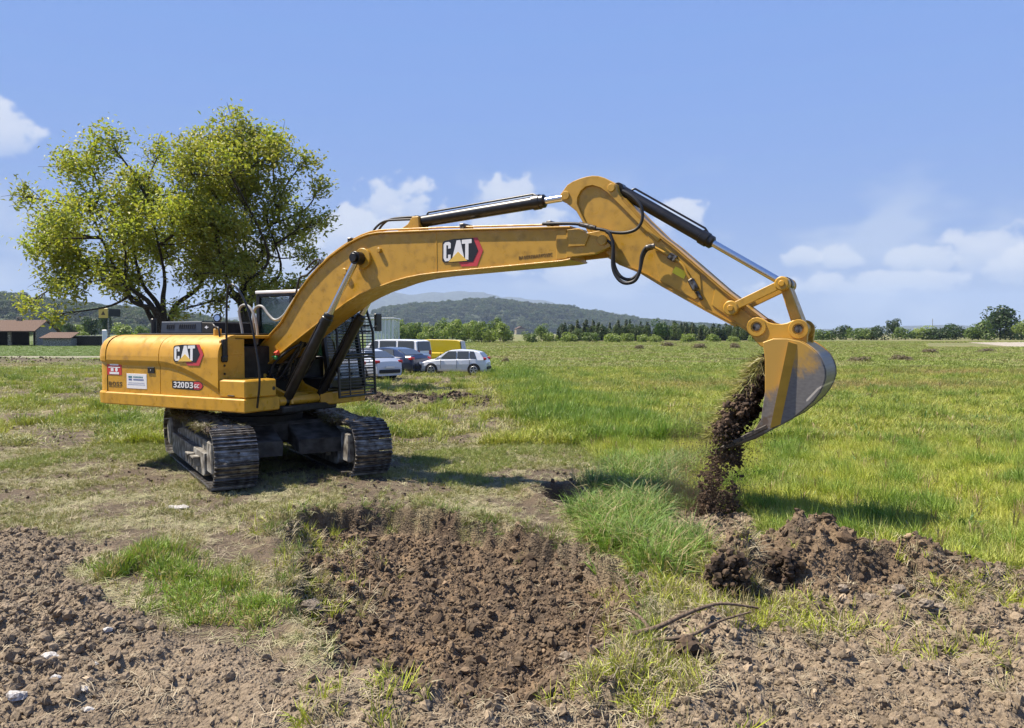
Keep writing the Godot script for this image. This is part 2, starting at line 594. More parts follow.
func make_masks() -> void:
	var V := func(a: Array) -> Array:
		var o := []
		for k in range(0, a.size(), 2): o.append(Vector2(a[k], a[k + 1]))
		return o
	var zones := {
		"pit": [V.call([-2.5, -9.35, -2.0, -9.6, -1.12, -9.4, 0.09, -8.5, 0.7, -7.75, 1.1, -7.1, 1.1, -6.3, 0.85, -5.55, 0.55, -5.0, 0.30, -4.6, -0.24, -4.45, -0.67, -4.6, -1.07, -5.0, -1.45, -5.6, -1.8, -6.35, -1.95, -7.3, -2.45, -8.15])],
		"soil": [V.call([0.3, -4.6, 0.85, -5.2, 1.45, -6.1, 1.5, -6.6, 1.9, -7.5, 2.4, -7.7, 3.3, -7.7, 3.95, -7.2, 4.4, -6.75, 5.6, -6.7, 6.9, -6.2, 6.9, -3.3, 0.0, -3.3]),
			V.call([-6.9, -9.2, -5.0, -8.3, -4.2, -7.9, -3.9, -7.0, -3.07, -6.15, -2.18, -5.42, -1.5, -5.2, -1.11, -4.75, -0.5, -4.5, 0.0, -3.3, -6.9, -3.3]),
			V.call([-1.35, -5.0, -0.6, -4.85, 0.3, -4.8, 0.6, -5.0, 0.5, -3.3, -1.2, -3.3]),
			V.call([0.25, -10.5, 0.7, -10.8, 1.4, -9.75, 1.3, -9.3, 0.6, -9.75]),
			V.call([1.7, -9.6, 2.4, -9.6, 2.8, -8.7, 2.5, -7.6, 1.9, -7.5, 1.75, -8.5])],
		"patch": [V.call([-3.95, -7.1, -3.9, -7.6, -3.45, -7.8, -2.95, -7.35, -2.6, -6.9, -1.95, -6.55, -1.68, -5.9, -1.85, -5.55, -2.30, -5.65, -2.9, -6.2, -3.3, -6.55, -3.7, -6.75])],
		"lush": [V.call([2.8, -12.5, 2.2, -10.0, 1.8, -9.0, 1.65, -7.6, 1.5, -6.5, 1.25, -6.4, 1.15, -7.3, 0.85, -8.1, 0.95, -9.2, 1.3, -10.4, 1.6, -12.5])],
		"slot": [V.call([0.3, -10.45, 0.68, -10.65, 1.33, -9.7, 1.25, -9.4, 0.6, -9.85])],
	}
	for k in zones:
		var a := PackedFloat32Array()
		a.resize(GNX * GNZ)
		for j in GNZ:
			for i in GNX:
				var q := Vector2(GX0 + i * GC, GZ0 + j * GC)
				var d := 1e9
				for p in zones[k]: d = minf(d, polygon_distance(p, q))
				a[j * GNX + i] = d
		sd[k] = a
	sd_pit = sd.pit
	sd_soil = sd.soil
	sd_patch = sd.patch
	sd_lush = sd.lush
	sd_slot = sd.slot

var sd_pit: PackedFloat32Array
var sd_soil: PackedFloat32Array
var sd_patch: PackedFloat32Array
var sd_lush: PackedFloat32Array
var sd_slot: PackedFloat32Array

func at_mask(a: PackedFloat32Array, x: float, z: float) -> float:
	var fx := (x - GX0) / GC
	var fz := (z - GZ0) / GC
	if fx < 0.0 or fz < 0.0 or fx >= GNX - 1 or fz >= GNZ - 1: return NEVER
	var i := int(fx)
	var j := int(fz)
	fx -= i
	fz -= j
	var k := j * GNX + i
	return lerpf(lerpf(a[k], a[k + 1], fx), lerpf(a[k + GNX], a[k + GNX + 1], fx), fz)

func bump(x: float, z: float, cx: float, cz: float, rx: float, rz: float) -> float:
	var dx := (x - cx) / rx
	var dz := (z - cz) / rz
	var q := dx * dx + dz * dz
	return exp(-q) if q < 9.0 else 0.0

# how bare the earth is, 0 grass to 1 soil
func bare(x: float, z: float) -> float:
	var wob := 0.22 * nB.get_noise_2d(x * 2.2, z * 2.2) + 0.10 * nB.get_noise_2d(x * 7.0, z * 7.0)
	var d := minf(at_mask(sd_soil, x, z), at_mask(sd_pit, x, z)) + wob
	var k := smoothstep(0.16, -0.12, d)
	k *= smoothstep(-0.05, 0.25, at_mask(sd_patch, x, z) + wob)
	return k

# thin, scuffed turf round the machine
func scuffed(x: float, z: float) -> float:
	var k := smoothstep(2.7, 1.0, x + 0.1 * (-z - 9.0)) * smoothstep(-62.0, -36.0, z)
	var near := smoothstep(-0.6, -1.8, x) * smoothstep(-13.0, -10.0, z) * 0.5
	return k * smoothstep(-0.40, 0.20, nB.get_noise_2d(x * 0.55, z * 0.40) + 0.35 * nB.get_noise_2d(x * 2.0, z * 1.4) + 0.20 + near)

# worn-through spots in the scuffed turf
func dirt(x: float, z: float) -> float:
	return smoothstep(-0.12, 0.16, nB.get_noise_2d(x * 1.1 + 50.0, z * 0.9) + 0.45 * nB.get_noise_2d(x * 3.6, z * 3.0))

func height(x: float, z: float) -> float:
	if z > -15.0 and absf(x) < 9.0 and z < -2.0:
		var h := 0.035 * nA.get_noise_2d(x, z)
		var d := at_mask(sd_pit, x, z)
		var rough := 0.012
		var w := nB.get_noise_2d(x * 2.0, z * 2.0)
		var ww := nB.get_noise_2d(x * 6.5, z * 6.5)
		if d < 1.0:
			d += 0.16 * w + 0.07 * ww
			h -= 0.24 * smoothstep(0.04, -0.08, d) * smoothstep(-4.3, -5.9, z)
			h -= 0.12 * smoothstep(0.1, -0.9, d)
			h += 0.10 * smoothstep(0.0, -0.3, d) * nB.get_noise_2d(x * 2.6 + 11.0, z * 2.6)
			h += 0.07 * bump(d, 0.0, 0.18, 0.0, 0.16, 1.0) * (0.6 + w)
		var b := bare(x, z)
		if b > 0.01:
			rough += 0.030 * b
			h += b * 0.10 * nA.get_noise_2d(x * 2.6 + 40.0, z * 2.6)
		# spoil heap and its tail
		if x > 0.9 and z < -5.3 and z > -8.9:
			h += (0.27 * bump(x, z, 2.50, -6.9, 0.45, 0.42) + 0.29 * bump(x, z, 3.05, -6.88, 0.50, 0.42) + 0.17 * bump(x, z, 3.6, -6.78, 0.6, 0.40) + 0.16 * bump(x, z, 4.2, -6.5, 0.5, 0.3) + 0.33 * bump(x, z, 1.98, -6.75, 0.20, 0.22) + 0.14 * bump(x, z, 2.35, -8.6, 0.5, 0.45) + 0.1 * bump(x, z, 2.2, -7.5, 0.4, 0.4)) * (1.0 + 0.40 * w + 0.18 * ww)
			h -= 0.12 * bump(x, z, 2.3, -6.45, 0.14, 0.14)
			rough += 0.02 * bump(x, z, 2.9, -6.8, 1.2, 0.6)
		# turned-up rim beside the pit and a scraped slot
		h += 0.16 * bump(x, z, -2.35, -8.6, 0.35, 0.6) + 0.12 * bump(x, z, -1.75, -7.2, 0.25, 0.5) + 0.10 * bump(x, z, 1.35, -5.55, 0.3, 0.25) + 0.10 * bump(x, z, -0.9, -4.6, 0.5, 0.2)
		var ds := at_mask(sd_slot, x, z)
		if ds < 0.4: h += -0.16 * smoothstep(0.08, -0.1, ds + 0.05 * w) + 0.10 * bump(ds, 0.0, 0.14, 0.0, 0.1, 1.0) * smoothstep(-9.7, -10.3, z + 0.4 * x - 0.4)
		h += 0.05 * smoothstep(0.1, -0.4, at_mask(sd_patch, x, z)) * (0.5 + w)
		# crumbs; trodden flat where the tracks passed
		if x < -0.6 and z > -7.2: rough *= lerpf(1.0, 0.5, smoothstep(-0.6, -1.2, x) * smoothstep(-3.6, -2.6, x + (z + 5.0) * 0.3))
		var c1 := nC.get_noise_2d(x * 1.0, z * 1.0)
		var c2 := nD.get_noise_2d(x, z)
		h += rough * (0.15 * c1 + 1.25 * c2 + 0.9 * ww)
		# marks of track shoes in the trampled earth at the left
		if x < -0.4 and z > -7.0:
			var t := smoothstep(-0.4, -1.2, x) * b
			h += 0.016 * t * sin((x * 0.42 + z * 0.9) * 34.0 + 2.0 * w)
		return h
	var hh := 0.05 * nA.get_noise_2d(x, z)
	if z < -15.0 and z > -70.0:
		hh += 0.05 * scuffed(x, z) * nB.get_noise_2d(x * 1.8, z * 1.8)
		# low earth bank across the field at the left, churned strip by the cab
		hh += 0.55 * exp(-pow((z + 54.0) / 2.6, 2.0)) * smoothstep(-16.0, -24.0, x) * (0.7 + 0.5 * nB.get_noise_2d(x * 0.6, z * 0.6))
		hh += 0.20 * exp(-pow((z + 24.5 - 0.05 * x) / 1.0, 2.0)) * smoothstep(-7.0, -4.5, x) * smoothstep(0.2, -1.4, x) * (0.8 + nB.get_noise_2d(x * 2.0, z * 2.0))
		hh += 0.16 * exp(-pow((z + 20.5) / 0.6, 2.0)) * smoothstep(-15.0, -13.0, x) * smoothstep(-8.0, -9.5, x) * (0.5 + nB.get_noise_2d(x * 2.0, z * 2.0))
	return hh

func ground_color(x: float, z: float) -> Color:
	var a := nA.get_noise_2d(x * 1.3 + 9.0, z * 1.3)
	var b := nB.get_noise_2d(x * 1.7, z * 1.7 + 30.0)
	var c := nB.get_noise_2d(x * 9.0, z * 9.0)
	var far := smoothstep(-14.0, -45.0, z)
	var green := Color(0.115, 0.165, 0.030).lerp(Color(0.17, 0.20, 0.045), 0.5 + 0.5 * a)
	var straw := Color(0.36, 0.30, 0.16)
	var out := green.lerp(straw, clampf(0.22 + 0.55 * b + 0.3 * c, 0.0, 0.8))
	if z < -16.0:
		# dry and reddish stretches of the far meadow
		var m := nA.get_noise_2d(x * 0.22, z * 0.5)
		out = out.lerp(Color(0.27, 0.22, 0.11), smoothstep(0.05, 0.45, m) * 0.75)
		out = out.lerp(Color(0.21, 0.14, 0.075), 0.85 * smoothstep(0.3, 0.75, nA.get_noise_2d(x * 0.11 + 70.0, z * 0.36)) * far)
		out = out.lerp(Color(0.30, 0.21, 0.10), 0.7 * bump(x, z, 13.0, -31.0, 9.0, 3.0))
		out = out.lerp(Color(0.22, 0.13, 0.06), 0.75 * bump(x, z, 24.0, -41.0, 9.0, 3.0))
		out = out.lerp(Color(0.09, 0.15, 0.03), 0.7 * smoothstep(-6.0, -14.0, x) * smoothstep(-56.0, -62.0, z))
		var bank := exp(-pow((z + 54.0) / 3.4, 2.0)) * smoothstep(-14.0, -22.0, x)
		out = out.lerp(Color(0.10, 0.075, 0.05), clampf(bank * (0.8 + b), 0.0, 0.9))
		var strip := exp(-pow((z + 24.3 - 0.05 * x) / 1.3, 2.0)) * smoothstep(-7.5, -4.5, x) * smoothstep(0.8, -1.4, x)
		out = out.lerp(Color(0.085, 0.062, 0.042), clampf(strip * (1.0 + b), 0.0, 0.92))
		out = out.lerp(Color(0.48, 0.43, 0.35), 0.9 * exp(-pow((z + 71.0) / 2.0, 2.0)) * smoothstep(-20.0, -28.0, x))
	var s := scuffed(x, z)
	if s > 0.0:
		var dry := Color(0.21, 0.165, 0.098).lerp(Color(0.34, 0.285, 0.175), clampf(0.5 + c + 0.4 * b, 0.0, 1.0))
		out = out.lerp(dry, s * 0.9)
		out = out.lerp(Color(0.165, 0.122, 0.080).lerp(Color(0.10, 0.073, 0.048), clampf(0.5 + c, 0.0, 1.0)), s * dirt(x, z) * 0.92)
	if z > -13.0:
		var k := bare(x, z)
		if k > 0.0:
			var earth := Color(0.215, 0.168, 0.115).lerp(Color(0.335, 0.268, 0.185), clampf(0.5 + 0.7 * a + 0.4 * c, 0.0, 1.0))
			var fresh := Color(0.125, 0.086, 0.052).lerp(Color(0.26, 0.182, 0.108), clampf(0.5 + 0.9 * b + 0.5 * c, 0.0, 1.0))
			var d := at_mask(sd_pit, x, z) + 0.2 * b
			fresh = fresh.lerp(Color(0.072, 0.052, 0.036), 0.8 * smoothstep(0.12, 0.4, nB.get_noise_2d(x * 2.1 + 25.0, z * 2.1)))
			var f := smoothstep(0.15, -0.1, d)
			f = maxf(f, 0.85 * clampf(1.6 * bump(x, z, 2.9, -7.0, 1.3, 0.7) + 0.3 * b, 0.0, 1.0))
			f = maxf(f, smoothstep(0.2, 0.0, at_mask(sd_slot, x, z)))
			out = out.lerp(earth.lerp(fresh, f), k)
	out.a = 1.0
	return out

func make_ground() -> void:
	var xs := PackedFloat32Array()
	var step := 0.024
	var x := 0.0
	while x < 4.7:
		xs.append(x)
		x += step
	while x < 9000.0:
		xs.append(x)
		step *= 1.045
		if x > 40.0: step *= 1.2
		x += step
	var full := PackedFloat32Array()
	for i in range(xs.size() - 1, 0, -1): full.append(-xs[i])
	full.append_array(xs)
	var zs := PackedFloat32Array([400.0, 60.0, 20.0, 6.0, 1.0, -1.5, -2.6, -3.2])
	var z := -3.5
	step = 0.023
	while z > -9.8:
		zs.append(z)
		z -= step
	while z > -9000.0:
		zs.append(z)
		step *= 1.017
		if z < -80.0: step *= 1.2
		z -= step
	var nx := full.size()
	var nz := zs.size()
	var v := PackedVector3Array()
	var c := PackedColorArray()
	var n := PackedVector3Array()
	v.resize(nx * nz)
	c.resize(nx * nz)
	n.resize(nx * nz)
	for j in nz:
		var zz := zs[j]
		for i in nx:
			var xx := full[i]
			v[j * nx + i] = Vector3(xx, height(xx, zz), zz)
			c[j * nx + i] = ground_color(xx, zz)
	for j in nz:
		for i in nx:
			var a := v[j * nx + maxi(i - 1, 0)]
			var b := v[j * nx + mini(i + 1, nx - 1)]
			var d := v[maxi(j - 1, 0) * nx + i]
			var e := v[mini(j + 1, nz - 1) * nx + i]
			n[j * nx + i] = (d - e).cross(b - a).normalized()
	var idx := PackedInt32Array()
	idx.resize((nx - 1) * (nz - 1) * 6)
	var k := 0
	for j in nz - 1:
		for i in nx - 1:
			var p := j * nx + i
			idx[k] = p; idx[k + 1] = p + nx; idx[k + 2] = p + 1
			idx[k + 3] = p + 1; idx[k + 4] = p + nx; idx[k + 5] = p + nx + 1
			k += 6
	var arr := []
	arr.resize(Mesh.ARRAY_MAX)
	arr[Mesh.ARRAY_VERTEX] = v
	arr[Mesh.ARRAY_NORMAL] = n
	arr[Mesh.ARRAY_COLOR] = c
	arr[Mesh.ARRAY_INDEX] = idx
	var am := ArrayMesh.new()
	am.add_surface_from_arrays(Mesh.PRIMITIVE_TRIANGLES, arr)
	print("ground ", nx, " x ", nz)
	var o := solo("ground", am, M.ground, "", "", "", "structure")
	o.set_meta("label", "rough ground of meadow, scuffed turf and freshly dug brown soil")

# ---------------------------------------------------------------- the excavator
func P(a: Array) -> Array:
	var o := []
	for k in range(0, a.size(), 2): o.append(Vector2(a[k], a[k + 1]))
	return o

func P3(a: Array, z: float) -> Array:
	var o := []
	for k in range(0, a.size(), 2): o.append(Vector3(a[k], a[k + 1], z))
	return o

# smooth path through points
func curve(pts: Array, per := 5) -> Array:
	var o := []
	for i in pts.size() - 1:
		var p0: Vector3 = pts[maxi(i - 1, 0)]
		var p1: Vector3 = pts[i]
		var p2: Vector3 = pts[i + 1]
		var p3: Vector3 = pts[mini(i + 2, pts.size() - 1)]
		for k in per:
			o.append(p1.cubic_interpolate(p2, p0, p3, float(k) / per))
	o.append(pts[pts.size() - 1])
	return o

func circle2(c: Vector2, r: float, m := 16, a0 := 0.0, a1 := TAU) -> Array:
	var o := []
	for i in m:
		var t := a0 + (a1 - a0) * i / (m if a1 - a0 >= TAU - 0.01 else m - 1)
		o.append(c + Vector2(cos(t), sin(t)) * r)
	return o

# skin over sections that all have the same number of points (open sections, no caps)
func loft(s: Sh, secs: Array, hint: Callable, cap := true) -> Sh:
	for i in secs.size() - 1:
		var a: Array = secs[i]
		var b: Array = secs[i + 1]
		for k in a.size() - 1:
			var mid: Vector3 = (a[k] + a[k + 1] + b[k] + b[k + 1]) * 0.25
			s.quad(a[k], a[k + 1], b[k + 1], b[k], hint.call(mid))
	return s

func lettering(parent: Node, called: String, text: String, at: Vector3, w: float, h: float, material: Material, bold := 700, depth := 0.004, turn := Basis()) -> MeshInstance3D:
	var f := SystemFont.new()
	f.font_names = PackedStringArray(["Droid Sans"])
	f.font_weight = bold
	var t := TextMesh.new()
	t.font = f
	t.text = text
	t.font_size = 64
	t.pixel_size = 0.01
	t.depth = 0.1
	t.curve_step = 2.0
	var o := MeshInstance3D.new()
	o.name = called
	o.mesh = t
	o.material_override = material
	var bb := t.get_aabb()
	var sc := Vector3(w / maxf(bb.size.x, 0.01), h / maxf(bb.size.y, 0.01), depth / 0.1)
	o.transform = Transform3D(turn * Basis.from_scale(sc), at - turn * (sc * (bb.position + bb.size * 0.5)))
	parent.add_child(o, true)
	return o

# maker's emblem: dark plate, red hexagon edge, white letters, yellow triangle; lower left corner of the letters at `at`
func emblem(parent: Node, at: Vector3, w: float, turn: Basis, tall := 1.0) -> void:
	var e := Node3D.new()
	e.name = "emblem"
	e.transform = Transform3D(turn * Basis.from_scale(Vector3(w, w * tall, 1)), at)
	parent.add_child(e, true)
	part(e, "red_hexagon", Sh.new().prism(P([0.74, 0.545, 0.86, 0.545, 1.0, 0.24, 0.86, -0.12, 0.48, -0.12, 0.40, 0.0, 0.70, 0.0]), 0.0, 0.004, 0.0), M.redmark)
	part(e, "dark_plate", Sh.new().prism(P([0.04, -0.01, 0.0, 0.03, 0.0, 0.45, 0.04, 0.50, 0.30, 0.535, 0.76, 0.54, 0.885, 0.24, 0.76, -0.02]), 0.004, 0.007, 0.0), M.ink)
	var z0 := 0.007
	var z1 := 0.010
	var s := Sh.new()
	s.prism(P([0.035, 0.09, 0.035, 0.42, 0.075, 0.465, 0.17, 0.475, 0.215, 0.44, 0.215, 0.32, 0.150, 0.315, 0.150, 0.395, 0.105, 0.395, 0.105, 0.085, 0.150, 0.085, 0.150, 0.17, 0.215, 0.17, 0.215, 0.07, 0.17, 0.02, 0.075, 0.015]), z0, z1, 0.0)
	s.prism(P([0.26, 0.10, 0.36, 0.50, 0.45, 0.505, 0.545, 0.10, 0.475, 0.05, 0.44, 0.17, 0.365, 0.17, 0.33, 0.05]), z0, z1, 0.0)
	s.prism(P([0.49, 0.41, 0.49, 0.505, 0.73, 0.515, 0.73, 0.42, 0.655, 0.415, 0.655, 0.03, 0.575, 0.05, 0.575, 0.412]), z0, z1, 0.0)
	part(e, "letters", s, M.white)
	part(e, "triangle", Sh.new().prism(P([0.16, -0.005, 0.40, 0.235, 0.63, 0.01]), 0.010, 0.013, 0.0), M.markyellow)

func cylinder_ram(root: Node3D, called: String, a: Vector3, b: Vector3, headat: float, rb: float, rr: float, label := "") -> void:
	var o := Node3D.new()
	o.name = called
	root.add_child(o, true)
	if label: o.set_meta("label", label)
	var d := (b - a).normalized()
	var l := a.distance_to(b)
	var hl := l * headat
	var s := Sh.new()
	s.lathe(a + d * 0.04, d, [Vector2(0, 0), Vector2(rb * 0.8, 0), Vector2(rb, 0.03), Vector2(rb, hl - 0.16), Vector2(rb * 1.18, hl - 0.155), Vector2(rb * 1.18, hl - 0.06), Vector2(rb * 1.05, hl - 0.05), Vector2(rb * 1.05, hl), Vector2(rb * 0.7, hl + 0.02), Vector2(0, hl + 0.02)], 20)
	# feed line along the barrel
	var side := d.cross(Vector3(0, 0, 1)).normalized()
	if side.y < 0.0: side = -side
	s.tube([a + d * 0.15 + side * rb, a + d * 0.18 + side * (rb + 0.03), a + d * (hl - 0.12) + side * (rb + 0.03), a + d * (hl - 0.06) + side * rb], 0.014, -1.0, 6)
	part(o, "barrel", s, M.black)
	part(o, "piston_rod", Sh.new().rod(a + d * (hl + 0.04), b, rr, 16), M.chrome)
	part(o, "rod_eye", Sh.new().rod(b - Vector3(0, 0, 0.07), b + Vector3(0, 0, 0.07), rr * 2.0, 16), M.black)
	part(o, "base_eye", Sh.new().rod(a - Vector3(0, 0, 0.07), a + Vector3(0, 0, 0.07), rb * 1.1, 16), M.black)

func make_track(root: Node3D, at: Vector3, seed_: int, label: String) -> void:
	var t := Node3D.new()
	t.name = "crawler_track"
	t.position = at
	t.rotation.y = -deg_to_rad(TRACK_TURN)
	root.add_child(t, true)
	t.set_meta("label", label)
	var half := 1.84
	var r := 0.395
	var cy := 0.435
	var n := 52
	var straight := 2.0 * half
	var total := 2.0 * straight + TAU * r
	var s := Sh.new()
	s.box(Vector3(0, -0.008, 0), Vector3(0.178, 0.024, 0.58), 0.004)
	for g in [-0.075, -0.012, 0.05]:
		s.prism(P([g, 0.002, g + 0.026, 0.002, g + 0.020, 0.034, g + 0.006, 0.034]), -0.29, 0.29, 0.003)
	s.box(Vector3(0.0, -0.05, 0.075), Vector3(0.19, 0.06, 0.035), 0.006)
	s.box(Vector3(0.0, -0.05, -0.075), Vector3(0.19, 0.06, 0.035), 0.006)
	var shoe := s.mesh()
	var rr := RandomNumberGenerator.new()
	rr.seed = seed_
	var mudw := []
	var mudc := PackedColorArray()
	for i in n:
		var d := total * (i + 0.3) / n
		var p: Vector2
		var a: float   # direction of travel
		if d < straight:
			p = Vector2(-half + d, cy + r)
			a = 0.0
			var u := d / straight
			p.y -= 0.045 * sin(u * PI * 2.0) * sin(u * PI * 2.0)
		elif d < straight + PI * r:
			a = -(d - straight) / r
			p = Vector2(half, cy) + Vector2(-sin(a), cos(a)) * r
		elif d < 2.0 * straight + PI * r:
			a = -PI
			p = Vector2(half - (d - straight - PI * r), cy - r)
		else:
			a = -PI - (d - 2.0 * straight - PI * r) / r
			p = Vector2(-half, cy) + Vector2(-sin(a), cos(a)) * r
		var o := MeshInstance3D.new()
		o.name = "track_shoe"
		o.mesh = shoe
		o.material_override = M.shoe
		o.transform = Transform3D(Basis(Vector3(0, 0, 1), a + rr.randf_range(-0.006, 0.006)), Vector3(p.x, p.y, rr.randf_range(-0.006, 0.006)))
		t.add_child(o, true)
		# earth packed between the grousers, most of it on the upper run
		var m := 12 if a == 0.0 else (5 if a > -1.2 else 1)
		for k in m:
			var off := Vector3(rr.randf_range(-0.09, 0.09), 0.008, rr.randf_range(-0.28, 0.28))
			if rr.randf() < 0.3: off.z = 0.27
			var sc := rr.randf_range(0.012, 0.05) if a == 0.0 else rr.randf_range(0.008, 0.03)
			mudw.append(Transform3D(Basis.from_euler(Vector3(rr.randf() * 6, rr.randf() * 6, rr.randf() * 6)) * Basis.from_scale(Vector3(1, rr.randf_range(0.4, 0.8), 1) * sc), o.transform * off))
			var b := rr.randf_range(0.6, 1.15)
			mudc.append(Color(0.19 * b, 0.145 * b, 0.10 * b))
	var mud := scatter(t, "caked_mud", clod_mesh(3), M.soil, mudw, mudc)
	mud.set_meta("kind", "stuff")
	# torn grass hanging over the edge of the upper run
	var gw := []
	var gc := PackedColorArray()
	for k in 420:
		var px := rr.randf_range(-1.5, 1.75)
		var lift := 0.86 - maxf(0.0, px - 1.6) * 0.25
		if absf(px) > 0.3 and absf(px) < 1.3: lift -= 0.04
		gw.append(Transform3D(Basis(Vector3(0, 1, 0), rr.randf() * TAU) * Basis(Vector3(1, 0, 0), rr.randf_range(1.2, 2.6)) * Basis.from_scale(Vector3.ONE * rr.randf_range(0.5, 1.3)), Vector3(px, lift, rr.randf_range(0.2, 0.30) * (1.0 if rr.randf() < 0.8 else -1.0))))
		var b := rr.randf_range(0.6, 1.2)
		gc.append(Color(0.17 * b, 0.16 * b, 0.06 * b) if rr.randf() < 0.6 else Color(0.12 * b, 0.09 * b, 0.06 * b))
	var hang := scatter(t, "hanging_grass", tuft_mesh(8, 0.05, 0.16, 0.007, 0.4, 91), M.grass, gw, gc)
	hang.set_meta("kind", "stuff")
	# side frame, rollers, wheels
	s = Sh.new()
	s.prism(P([-1.50, 0.30, -1.45, 0.52, -0.9, 0.60, 1.10, 0.60, 1.32, 0.52, 1.42, 0.30]), -0.17, 0.17, 0.015)
	part(t, "side_frame", s, M.frame)
	for sg in [-1.0, 1.0]:
		var z0: float = 0.17 * sg
		s = Sh.new()
		s.prism(P([-1.45, 0.16, -1.45, 0.46, 1.40, 0.46, 1.40, 0.16, 1.30, 0.12, -1.37, 0.12]), minf(z0, z0 + 0.09 * sg), maxf(z0, z0 + 0.09 * sg), 0.01)
		part(t, "roller_guard", s, M.frame)
		s = Sh.new()
		for x in [0.55, 0.95]:
			s.box(Vector3(x, 0.36, z0 + 0.14 * sg), Vector3(0.26, 0.03, 0.10), 0.006)
			s.box(Vector3(x - 0.115, 0.29, z0 + 0.135 * sg), Vector3(0.025, 0.12, 0.09), 0.005)
			s.box(Vector3(x + 0.115, 0.29, z0 + 0.135 * sg), Vector3(0.025, 0.12, 0.09), 0.005)
		part(t, "step", s, M.frame)
	s = Sh.new()
	s.lathe(Vector3(half, cy, -0.14), Vector3(0, 0, 1), [Vector2(0, 0), Vector2(0.10, 0), Vector2(0.12, 0.02), Vector2(0.28, 0.03), Vector2(0.345, 0.03), Vector2(0.345, 0.25), Vector2(0.28, 0.25), Vector2(0.12, 0.26), Vector2(0.10, 0.28), Vector2(0, 0.28)], 28)
	part(t, "idler_wheel", s, M.frame)
	s = Sh.new()
	s.box(Vector3(1.68, cy, 0.20), Vector3(0.34, 0.44, 0.10), 0.02)
	s.box(Vector3(1.68, cy, -0.20), Vector3(0.34, 0.44, 0.10), 0.02)
	part(t, "idler_yoke", s, M.frame)
	s = Sh.new()
	s.lathe(Vector3(-half, cy, -0.20), Vector3(0, 0, 1), [Vector2(0, 0), Vector2(0.24, 0), Vector2(0.24, 0.12), Vector2(0.33, 0.13), Vector2(0.33, 0.26), Vector2(0.25, 0.27), Vector2(0.25, 0.42), Vector2(0.22, 0.45), Vector2(0, 0.45)], 28)
	for k in 21:
		var th := TAU * k / 21
		s.box(Vector3(-half + cos(th) * 0.34, cy + sin(th) * 0.34, 0.0), Vector3(0.07, 0.045, 0.07), 0.01, Basis(Vector3(0, 0, 1), th))
	part(t, "drive_sprocket", s, M.frame)
	for k in 7:
		s = Sh.new()
		var x := -1.35 + 2.65 * k / 6.0
		s.lathe(Vector3(x, 0.165, -0.13), Vector3(0, 0, 1), [Vector2(0, 0), Vector2(0.09, 0), Vector2(0.09, 0.05), Vector2(0.07, 0.06), Vector2(0.07, 0.20), Vector2(0.09, 0.21), Vector2(0.09, 0.26), Vector2(0, 0.26)], 16)
		part(t, "track_roller", s, M.steel)
	for x in [-0.62, 0.62]:
		part(t, "carrier_roller", Sh.new().rod(Vector3(x, 0.71, -0.1), Vector3(x, 0.71, 0.1), 0.075, 14), M.steel)

